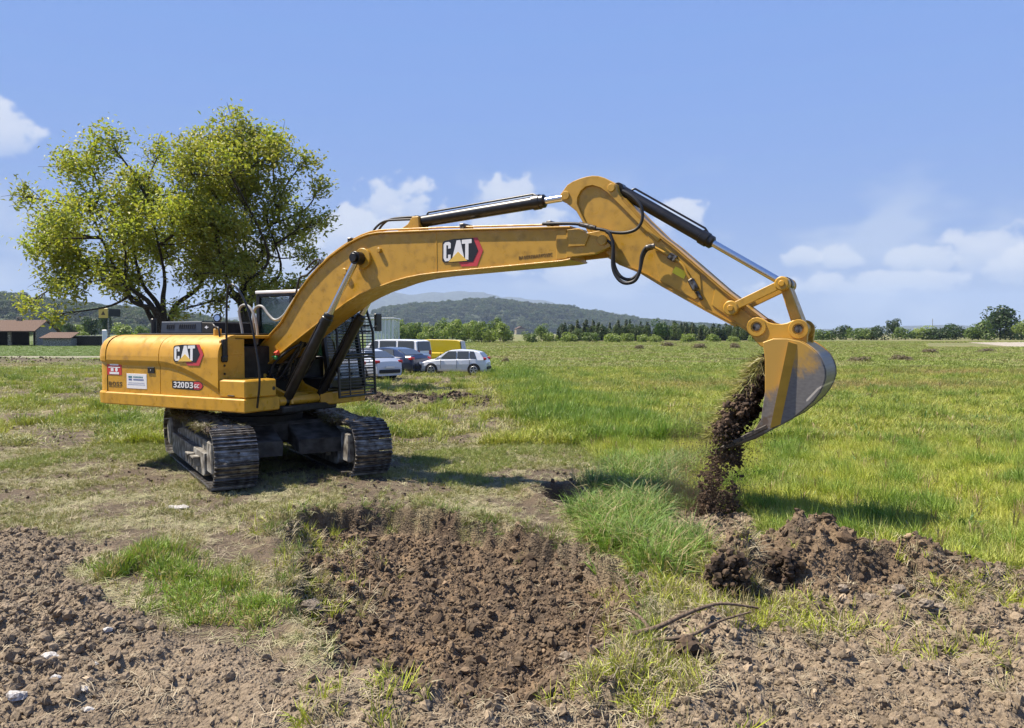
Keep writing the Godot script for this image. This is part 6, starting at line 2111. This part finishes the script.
func make_hills() -> void:
	var h1 := ridge("hill", "wooded hill on the horizon behind the parked cars", [[330, 333], [360, 322], [390, 309], [420, 306], [455, 304], [478, 301], [500, 302], [530, 306], [560, 308], [590, 313], [620, 318], [650, 322], [700, 326], [760, 331], [800, 333]], -2700.0, 560.0, M.hill, 3)
	var h2 := ridge("hill", "wooded hill at the left behind the barn", [[-260, 333], [-200, 312], [-120, 300], [-60, 296], [0, 297], [18, 297], [30, 303], [45, 302], [70, 305], [100, 309], [140, 311], [190, 318], [240, 326], [290, 333]], -1250.0, 300.0, M.hill, 4)
	ridge("mountain", "faint blue mountains behind the hills", [[150, 333], [230, 318], [290, 302], [330, 292], [365, 287], [385, 291], [410, 296], [445, 293], [475, 292], [505, 298], [540, 301], [575, 309], [610, 313], [650, 319], [700, 324], [760, 328], [830, 333]], -9500.0, 1800.0, M.mountain, 5)
	ridge("mountain", "low blue ridge on the far right horizon", [[760, 333], [830, 329], [900, 326], [945, 325], [1000, 327], [1100, 324], [1200, 330], [1300, 333]], -7000.0, 1200.0, M.mountain, 6)
	var cw := []
	var cc := PackedColorArray()
	for e in [[h1, 5600, 12.5], [h2, 4200, 8.0]]:
		for k in e[1]:
			var j := rng.randi_range(8, 17)
			var i := rng.randi_range(0, 109)
			var a: Vector3 = e[0][j][i]
			var b: Vector3 = e[0][j + 1][i + 1]
			var p := Vector3(lerpf(a.x, b.x, rng.randf()), lerpf(a.y, b.y, rng.randf()), lerpf(a.z, b.z, rng.randf()))
			if p.y < 1.5: continue
			var r: float = e[2] * rng.randf_range(0.6, 1.2)
			cw.append(Transform3D(Basis(Vector3.UP, rng.randf() * TAU) * Basis.from_scale(Vector3(r, r * rng.randf_range(0.7, 1.1), r)), p + Vector3(0, r * 0.25, 0)))
			var v := rng.randf_range(0.65, 1.3)
			cc.append(Color(0.062 * v * rng.randf_range(0.9, 1.3), 0.10 * v, 0.03 * v))
	stuff("hillside_wood", crowns[1], M.leaf, cw, cc, "dense woods covering the distant hills", "wood")
	# a few houses at the foot of the hill
	var hx := [[446, 327, "dark red roofed house at the foot of the hill behind the cars"], [520, 329, "pale house at the foot of the hill right of the red roofed one"], [472, 331, "small white house at the foot of the hill"]]
	for e in hx:
		var z := -1150.0
		var t := thing("distant_house", e[2], "house", Vector3(px(e[0], z), 0, z), 0.3)
		part(t, "wall", Sh.new().box(Vector3(0, 4, 0), Vector3(14, 8.5, 9), 0.05), M.plaster)
		part(t, "roof", Sh.new().prism(P([-7.8, 8.2, 0, 12.0, 7.8, 8.2]), -5.0, 5.0, 0.02), M.red if e[0] == 446 else M.rooftile)

# ---------------------------------------------------------------- barn, sheds, greenhouse, signs
func make_buildings() -> void:
	var z := -132.0
	var s := -z / CAM_F
	# barn: long open-fronted building with a tiled roof
	var t := thing("tiled_barn", "long open-fronted barn with a brown tiled roof at the left edge", "barn", Vector3(px(0, z), 0, z), 0.0)
	var w1 := 41.0 * s
	part(t, "rear_wall", Sh.new().box(Vector3(-6.0, 1.3, -6.0), Vector3(w1 * 2 + 0.6, 2.6, 0.3), 0.02), M.darkwood)
	part(t, "end_wall", Sh.new().prism(P([-6.2, 0, -6.2, 2.5, -3.0, 4.1, 0.2, 2.5, 0.2, 0]), -0.15, 0.15, 0.01), M.concrete)
	t.get_node("end_wall").transform = Transform3D(Basis(Vector3(0, 0, -1), Vector3(0, 1, 0), Vector3(1, 0, 0)), Vector3(6.0, 0, 0)) * Transform3D(Basis().rotated(Vector3.UP, PI), Vector3.ZERO)
	for x in [-6.0, -2.4, 1.7, 6.0]:
		part(t, "post", Sh.new().box(Vector3(x, 1.25, 0.0), Vector3(0.5, 2.5, 0.4), 0.03), M.plaster)
	part(t, "hay_bale_wall", Sh.new().box(Vector3(-4.3, 1.0, -2.0), Vector3(4.6, 2.0, 1.0), 0.1), M.plaster)
	for e in [[0.75, 2.35, -3.0, 4.25], [-6.75, 2.35, -3.0, 4.25]]:
		var a := Vector3(-14.0, e[1], e[0])
		var b := Vector3(6.4, e[1], e[0])
		var c := Vector3(6.4, e[3], e[2])
		var d := Vector3(-14.0, e[3], e[2])
		part(t, "roof", Sh.new().slab(a, b, c, d, Vector3(0, 0.18, 0)), M.rooftile)
	part(t, "chimney", Sh.new().box(Vector3(1.5, 4.5, -3.0), Vector3(0.8, 0.9, 0.6), 0.03), M.plaster)
	z = -128.0
	s = -z / CAM_F
	t = thing("low_shed", "low shed with a rusty sloping roof right of the barn", "shed", Vector3(px(55, z), 0, z), 0.0)
	part(t, "wall", Sh.new().box(Vector3(0.2, 0.65, -1.5), Vector3(4.6, 1.3, 2.6), 0.03), M.concrete)
	part(t, "roof", Sh.new().slab(Vector3(-2.6, 1.25, 0.1), Vector3(2.7, 1.25, 0.1), Vector3(2.5, 2.2, -2.9), Vector3(-2.4, 2.2, -2.9), Vector3(0, 0.12, 0)), M.rooftile)
	t = thing("dark_shed", "long dark shed with a pale roof edge behind the counterweight", "shed", Vector3(px(84, -130.0), 0, -130.0), 0.0)
	part(t, "wall", Sh.new().box(Vector3(0, 0.8, -1.5), Vector3(5.2, 1.6, 3.0), 0.03), M.darkwood)
	part(t, "roof", Sh.new().box(Vector3(0, 1.68, -1.5), Vector3(5.6, 0.14, 3.4), 0.02), M.concrete)
	# advertising sign on a pole: one yellow face, one dark face set at an angle
	t = thing("yellow_sign", "yellow square sign with a dark side on a thin pole above the sheds", "sign", Vector3(px(109, -95.0), 0, -95.0), 0.0)
	var k := 95.0 / CAM_F
	part(t, "pole", Sh.new().rod(Vector3(0, -0.1, 0), Vector3(0, CAM_H + 15.0 * k, 0), 0.09, 10), M.concrete)
	var y0 := CAM_H + 15.0 * k
	part(t, "yellow_face", Sh.new().box(Vector3(-4.6 * k, y0 + 4.8 * k, 0.05), Vector3(9.0 * k, 9.6 * k, 0.12), 0.02), M.markyellow)
	part(t, "sign_mark", Sh.new().prism(P([-0.82, y0 + 0.36, -0.56, y0 + 0.86, -0.30, y0 + 0.36]), 0.112, 0.13, 0.0), M.rooftile)
	part(t, "dark_face", Sh.new().box(Vector3(5.4 * k, y0 + 5.2 * k, -0.2), Vector3(10.6 * k, 7.6 * k, 0.12), 0.02, Basis(Vector3.UP, 0.5)), M.ink)
	solo("white_post", Sh.new().box(Vector3(0, 1.2, 0), Vector3(0.45, 2.6, 0.2), 0.03), M.white, "short white marker post left of the yellow sign's pole", "post").position = Vector3(px(105, -80.0), 0, -80.0)
	# greenhouse of pale steel ribs and milky panes
	z = -75.0
	s = -z / CAM_F
	t = thing("greenhouse", "pale glazed greenhouse with steel ribs behind the cab guard", "greenhouse", Vector3(px(380, z), 0, z), 0.0)
	var gl := 13.0 * s
	var gh := CAM_H + 14.0 * s
	for i in 8:
		var x := -gl + 2.0 * gl * i / 7.0
		part(t, "rib", Sh.new().box(Vector3(x, gh * 0.5, 0), Vector3(0.12, gh, 0.14), 0.01), M.white)
		part(t, "rib", Sh.new().box(Vector3(x, gh * 0.5, -4.0), Vector3(0.12, gh, 0.14), 0.01), M.white)
	for i in 7:
		var x := -gl + 2.0 * gl * (i + 0.5) / 7.0
		part(t, "pane", Sh.new().box(Vector3(x, gh * 0.5, 0), Vector3(2.0 * gl / 7.0 - 0.14, gh - 0.2, 0.02), 0.0), M.milk)
	for i in 4:
		part(t, "pane", Sh.new().box(Vector3(gl, gh * 0.5, -0.5 - i), Vector3(0.02, gh - 0.2, 0.86), 0.0), M.milk)
	part(t, "roof", Sh.new().box(Vector3(0, gh + 0.06, -2.0), Vector3(2.0 * gl + 0.3, 0.12, 4.4), 0.02), M.white)
	solo("hedge_block", crowns[2], leaf_mat(Color(0.02, 0.035, 0.014)), "clipped dark hedge beside the greenhouse", "hedge").transform = Transform3D(Basis.from_scale(Vector3(1.5, 0.85, 1.2)), Vector3(px(404, -80.0), 1.0, -80.0))
	# pale lane across the far meadow
	var lane := Sh.new().slab(Vector3(-34, 0.12, -100.5), Vector3(26, 0.12, -128.0), Vector3(26, 0.12, -131.0), Vector3(-34, 0.12, -104.0), Vector3(0, -0.3, 0))
	var o := solo("lane", lane, M.gravelroad, "", "", "", "structure")
	o.set_meta("label", "pale gravel lane across the far field")
	lane = Sh.new().slab(Vector3(76, 0.10, -118.0), Vector3(130, 0.10, -138.0), Vector3(150, 0.10, -190.0), Vector3(104, 0.10, -178.0), Vector3(0, -0.3, 0))
	o = solo("lane", lane, M.gravelroad, "", "", "", "structure")
	o.set_meta("label", "pale track at the right edge of the far meadow")
	# roadside bits behind the far right trees
	for e in [[932, 322, "thin mast standing behind the far right tree line"]]:
		var p := thing("mast", e[2], "mast", Vector3(px(e[0], -400.0), 0, -400.0))
		part(p, "pole", Sh.new().rod(Vector3(0, 0, 0), Vector3(0, 9.5, 0), 0.13, 8), M.concrete)

# ---------------------------------------------------------------- parked vehicles
# p: length, width, height, belt, floor, profile of the roof [x, y], hood/boot lines
func make_car(called: String, label: String, at: Vector3, turn: float, paint: Material, p: Dictionary, size := 1.0) -> void:
	var t := thing(called, label, p.get("category", "car"), at, turn, "")
	t.scale = Vector3.ONE * size
	var L: float = p.length
	var W: float = p.width * 0.5
	var body: Array = p.body       # upper edge of the lower body: [x, y] from nose to tail, x from 0 to length
	var fl := 0.22
	var s := Sh.new()
	var rows := []
	for e in body:
		var x: float = L * 0.5 - e[0]
		var y: float = e[1]
		var u: float = e[0] / L
		var pinch: float = 1.0 - 0.22 * pow(absf(2.0 * u - 1.0), 5.0)
		var w := W * pinch
		rows.append([Vector3(x, fl, 0), Vector3(x, fl, w * 0.90), Vector3(x, fl + 0.10, w * 0.97), Vector3(x, lerpf(fl, y, 0.55), w), Vector3(x, lerpf(fl, y, 0.88), w * 0.975), Vector3(x, y - 0.015, w * 0.90), Vector3(x, y + 0.02, w * 0.5), Vector3(x, y + 0.03, 0)])
	for sg in [1.0, -1.0]:
		for i in rows.size() - 1:
			for k in 7:
				var a: Vector3 = rows[i][k] * Vector3(1, 1, sg)
				var b: Vector3 = rows[i][k + 1] * Vector3(1, 1, sg)
				var c: Vector3 = rows[i + 1][k + 1] * Vector3(1, 1, sg)
				var d: Vector3 = rows[i + 1][k] * Vector3(1, 1, sg)
				s.quad(a, b, c, d, (a + b + c + d) * 0.25 - Vector3((a.x + c.x) * 0.5 * 0.85, 0.55, 0))
		for w in [0, rows.size() - 1]:
			var mid := Vector3(rows[w][0].x, 0.5, 0)
			for k in 7: s.face(mid, rows[w][k] * Vector3(1, 1, sg), rows[w][k + 1] * Vector3(1, 1, sg), Vector3(1 if w == 0 else -1, 0, 0))
	part(t, "body", s, paint)
	# cabin
	var roof: Array = p.roof       # [x, y] from foot of the windscreen over the roof to the foot of the rear window
	var wb := W * 0.93
	var wt: float = W * p.get("tumble", 0.74)
	var top := 0.0
	for e in roof: top = maxf(top, e[1])
	var belt: float = p.belt
	s = Sh.new()
	var at_w := func(y: float) -> float: return lerpf(wb, wt, clampf((y - belt) / maxf(0.1, top - belt), 0.0, 1.0))
	for i in roof.size() - 1:
		var a := Vector3(L * 0.5 - roof[i][0], roof[i][1], 0)
		var b := Vector3(L * 0.5 - roof[i + 1][0], roof[i + 1][1], 0)
		var wa: float = at_w.call(a.y)
		var wc: float = at_w.call(b.y)
		for sg in [1.0, -1.0]:
			var e0 := a + Vector3(0, -0.03, wa * sg)
			var e1 := b + Vector3(0, -0.03, wc * sg)
			var c0 := a + Vector3(0, 0.0, wa * 0.86 * sg)
			var c1 := b + Vector3(0, 0.0, wc * 0.86 * sg)
			s.quad(a + Vector3(0, 0.015, 0), c0, c1, b + Vector3(0, 0.015, 0), Vector3(0, 1, 0) + Vector3(a.y - b.y, 0, 0) * -1.0)
			s.quad(c0, e0, e1, c1, Vector3(0, 1, sg))
			s.quad(e0, Vector3(a.x, belt - 0.05, wb * sg), Vector3(b.x, belt - 0.05, wb * sg), e1, Vector3(0, 0.2, sg))
	part(t, "cabin", s, paint)
	# glass: proud panes on the cabin
	for q in p.side_windows:      # [x0, x1, x top 0, x top 1]
		for sg in [1.0, -1.0]:
			var y0 := belt + 0.03
			var y1: float = top - 0.10
			var za: float = at_w.call(y0) + 0.006
			var zb: float = at_w.call(y1) + 0.010
			s = Sh.new()
			s.slab(Vector3(L * 0.5 - q[0], y0, za * sg), Vector3(L * 0.5 - q[1], y0, za * sg), Vector3(L * 0.5 - q[3], y1, zb * sg), Vector3(L * 0.5 - q[2], y1, zb * sg), Vector3(0, 0, 0.008 * sg))
			part(t, "side_window", s, M.carglass)
	for q in p.panes:             # windscreen and rear window: [x0, y0, x1, y1, outward]
		var wa: float = at_w.call(q[1]) * 0.84
		var wc: float = at_w.call(q[3]) * 0.84
		s = Sh.new()
		s.slab(Vector3(L * 0.5 - q[0], q[1], -wa), Vector3(L * 0.5 - q[0], q[1], wa), Vector3(L * 0.5 - q[2], q[3], wc), Vector3(L * 0.5 - q[2], q[3], -wc), Vector3(0.012 * q[4], 0.012, 0))
		s.xf = Transform3D()
		var g := part(t, "windscreen" if q[4] > 0 else "rear_window", s, M.carglass)
		g.position = Vector3(0.018 * q[4], 0.02, 0)
	# wheels in dark arches
	for x in p.wheels:
		for sg in [1.0, -1.0]:
			var c := Vector3(L * 0.5 - x, p.tyre, (W - 0.02) * sg)
			part(t, "wheel_arch", Sh.new().rod(c + Vector3(0, 0.02, -0.2 * sg), c + Vector3(0, 0.02, 0.024 * sg), p.tyre + 0.055, 24), M.tyre)
			var wheel := part(t, "wheel", Sh.new().rod(c - Vector3(0, 0, 0.18 * sg), c + Vector3(0, 0, 0.034 * sg), p.tyre, 24, 0.03), M.tyre)
			s = Sh.new()
			var q := c + Vector3(0, 0, 0.036 * sg)
			s.rod(q, q + Vector3(0, 0, 0.012 * sg), p.tyre * 0.22, 12)
			for k in 5:
				var th := TAU * k / 5.0 + 0.3
				s.box(q + Vector3(cos(th), sin(th), 0) * p.tyre * 0.38 + Vector3(0, 0, 0.006 * sg), Vector3(p.tyre * 0.62, p.tyre * 0.22, 0.012), 0.003, Basis(Vector3(0, 0, 1), th))
			s.tube(ring(q, p.tyre * 0.66), 0.022, -1.0, 6)
			part(wheel, "rim", s, M.rim)
	for sg in [1.0, -1.0]:
		var yl: float = p.light_y
		part(t, "tail_light", Sh.new().box(Vector3(-L * 0.5 + 0.14, yl, (W * 0.72) * sg), Vector3(0.26, p.get("light_h", 0.14), 0.26), 0.03), M.taillight)
		part(t, "headlight", Sh.new().box(Vector3(L * 0.5 - 0.18, 0.66, (W * 0.74) * sg), Vector3(0.34, 0.13, 0.28), 0.04), M.headlight)
		part(t, "door_mirror", Sh.new().box(Vector3(L * 0.5 - p.mirror, belt + 0.08, (W + 0.07) * sg), Vector3(0.14, 0.13, 0.18), 0.04), paint)
	part(t, "rear_bumper", Sh.new().box(Vector3(-L * 0.5 - 0.01, 0.42, 0), Vector3(0.10, 0.16, W * 1.3), 0.03), M.tyre)
	part(t, "number_plate", Sh.new().box(Vector3(-L * 0.5 - 0.035, p.get("plate_y", 0.62), 0), Vector3(0.03, 0.11, 0.50), 0.005), M.plate)
	# door gaps and handles
	for x in p.gaps:
		for sg in [1.0, -1.0]:
			part(t, "door_gap", Sh.new().box(Vector3(L * 0.5 - x, belt * 0.5 + 0.18, (W * 0.985) * sg), Vector3(0.014, belt - 0.42, 0.03), 0.0), M.tyre)

func ring(c: Vector3, r: float) -> Array:
	var o := []
	for k in 19: o.append(c + Vector3(cos(TAU * k / 18.0), sin(TAU * k / 18.0), 0) * r)
	return o

func make_cars() -> void:
	var hatch := {"length": 4.0, "width": 1.75, "belt": 0.92, "tyre": 0.31, "wheels": [0.80, 3.30], "light_y": 0.95, "mirror": 1.35, "gaps": [1.35, 2.30, 3.05],
		"body": [[0.0, 0.50], [0.06, 0.66], [0.25, 0.76], [0.6, 0.86], [1.1, 0.92], [1.6, 0.94], [2.6, 0.96], [3.4, 1.0], [3.75, 1.0], [3.92, 0.92], [4.0, 0.70], [4.0, 0.45]],
		"roof": [[0.98, 0.92], [1.25, 1.10], [1.60, 1.32], [1.9, 1.43], [2.4, 1.47], [3.0, 1.44], [3.45, 1.36], [3.62, 1.28], [3.85, 0.98]],
		"side_windows": [[1.30, 2.25, 1.78, 2.25], [2.32, 3.0, 2.32, 2.98], [3.06, 3.45, 3.04, 3.28]], "panes": [[1.08, 0.98, 1.72, 1.36, 1], [3.80, 1.02, 3.58, 1.28, -1]]}
	make_car("parked_car", "small silver hatchback parked alone in front of the yellow van", Vector3(-3.0, 0, -41.0), PI - 0.16, M.car_silver, hatch, 0.9)
	var sedan := {"length": 4.6, "width": 1.82, "belt": 0.92, "tyre": 0.32, "wheels": [0.90, 3.65], "light_y": 0.86, "mirror": 1.55, "gaps": [1.5, 2.55, 3.4],
		"body": [[0.0, 0.48], [0.06, 0.64], [0.3, 0.74], [0.8, 0.84], [1.3, 0.92], [2.0, 0.94], [3.2, 0.97], [4.1, 1.0], [4.45, 1.0], [4.58, 0.85], [4.6, 0.60], [4.58, 0.42]],
		"roof": [[1.15, 0.92], [1.55, 1.16], [1.95, 1.36], [2.4, 1.42], [2.9, 1.41], [3.4, 1.32], [3.9, 1.12], [4.15, 0.98]],
		"side_windows": [[1.5, 2.5, 2.0, 2.5], [2.57, 3.4, 2.57, 3.25]], "panes": [[1.25, 0.98, 1.92, 1.34, 1], [4.08, 1.02, 3.45, 1.30, -1]]}
	make_car("parked_car", "pale silver saloon with its tail towards the machine, beside the cab guard", Vector3(-7.3, 0, -37.4), PI - 0.75, M.car_grey, sedan)
	make_car("parked_car", "white saloon parked left of the pale silver one, seen through the cab guard", Vector3(-8.6, 0, -35.2), PI - 0.75, M.car_white, sedan)
	make_car("parked_car", "dark blue saloon between the silver saloon and the white van", Vector3(-6.6, 0, -42.0), PI - 0.6, M.car_blue, sedan)
	make_car("parked_car", "pale saloon at the left of the row, half hidden by the boom", Vector3(-10.4, 0, -37.5), PI - 0.75, M.car_silver, sedan)
	var van := {"category": "van", "length": 5.0, "width": 1.92, "belt": 1.08, "tyre": 0.34, "wheels": [0.95, 3.95], "light_y": 1.02, "light_h": 0.5, "mirror": 1.25, "gaps": [1.35, 2.35, 3.5], "tumble": 0.86, "plate_y": 0.75,
		"body": [[0.0, 0.55], [0.05, 0.80], [0.3, 0.98], [0.7, 1.06], [1.2, 1.10], [2.0, 1.10], [3.5, 1.10], [4.6, 1.10], [4.92, 1.10], [5.0, 0.95], [5.0, 0.6], [4.97, 0.42]],
		"roof": [[0.55, 1.05], [1.0, 1.48], [1.35, 1.80], [1.7, 1.92], [2.5, 1.96], [3.8, 1.95], [4.6, 1.92], [4.85, 1.84], [4.96, 1.10]],
		"side_windows": [[1.15, 1.95, 1.5, 1.95], [2.10, 3.35, 2.10, 3.35], [3.50, 4.75, 3.50, 4.70]], "panes": [[0.72, 1.22, 1.28, 1.74, 1], [4.955, 1.22, 4.875, 1.80, -1]]}
	make_car("parked_van", "white passenger van parked behind the saloons", Vector3(-7.2, 0, -47.0), PI - 0.45, M.car_white, van, 0.92)
	var box := van.duplicate(true)
	box.side_windows = [[1.15, 1.95, 1.5, 1.95]]
	make_car("parked_van", "bright yellow panel van behind the silver hatchback", Vector3(-5.3, 0, -50.5), PI - 0.15, M.car_yellow, box, 0.9)

# ---------------------------------------------------------------- everything in order
func _ready() -> void:
	rng.seed = 20240
	nA.seed = 1; nA.frequency = 0.45; nA.fractal_octaves = 3
	nB.seed = 2; nB.frequency = 0.6; nB.fractal_octaves = 3
	nC.seed = 3; nC.noise_type = FastNoiseLite.TYPE_CELLULAR; nC.frequency = 5.5; nC.fractal_octaves = 2
	nC.cellular_return_type = FastNoiseLite.RETURN_DISTANCE2_SUB; 
	nD.seed = 4; nD.frequency = 4.5; nD.fractal_octaves = 3
	make_air()
	make_materials()
	make_masks()
	make_ground()
	print("ground done ", Time.get_ticks_msec())
	make_hills_order()
	make_buildings()
	print("far done ", Time.get_ticks_msec())
	make_walnuts()
	make_cars()
	make_excavator()
	print("machine done ", Time.get_ticks_msec())
	make_falling_soil()
	make_stones()
	make_clods()
	make_grass()
	print("all done ", Time.get_ticks_msec())

func make_hills_order() -> void:
	make_tree_lines()
	make_hills()
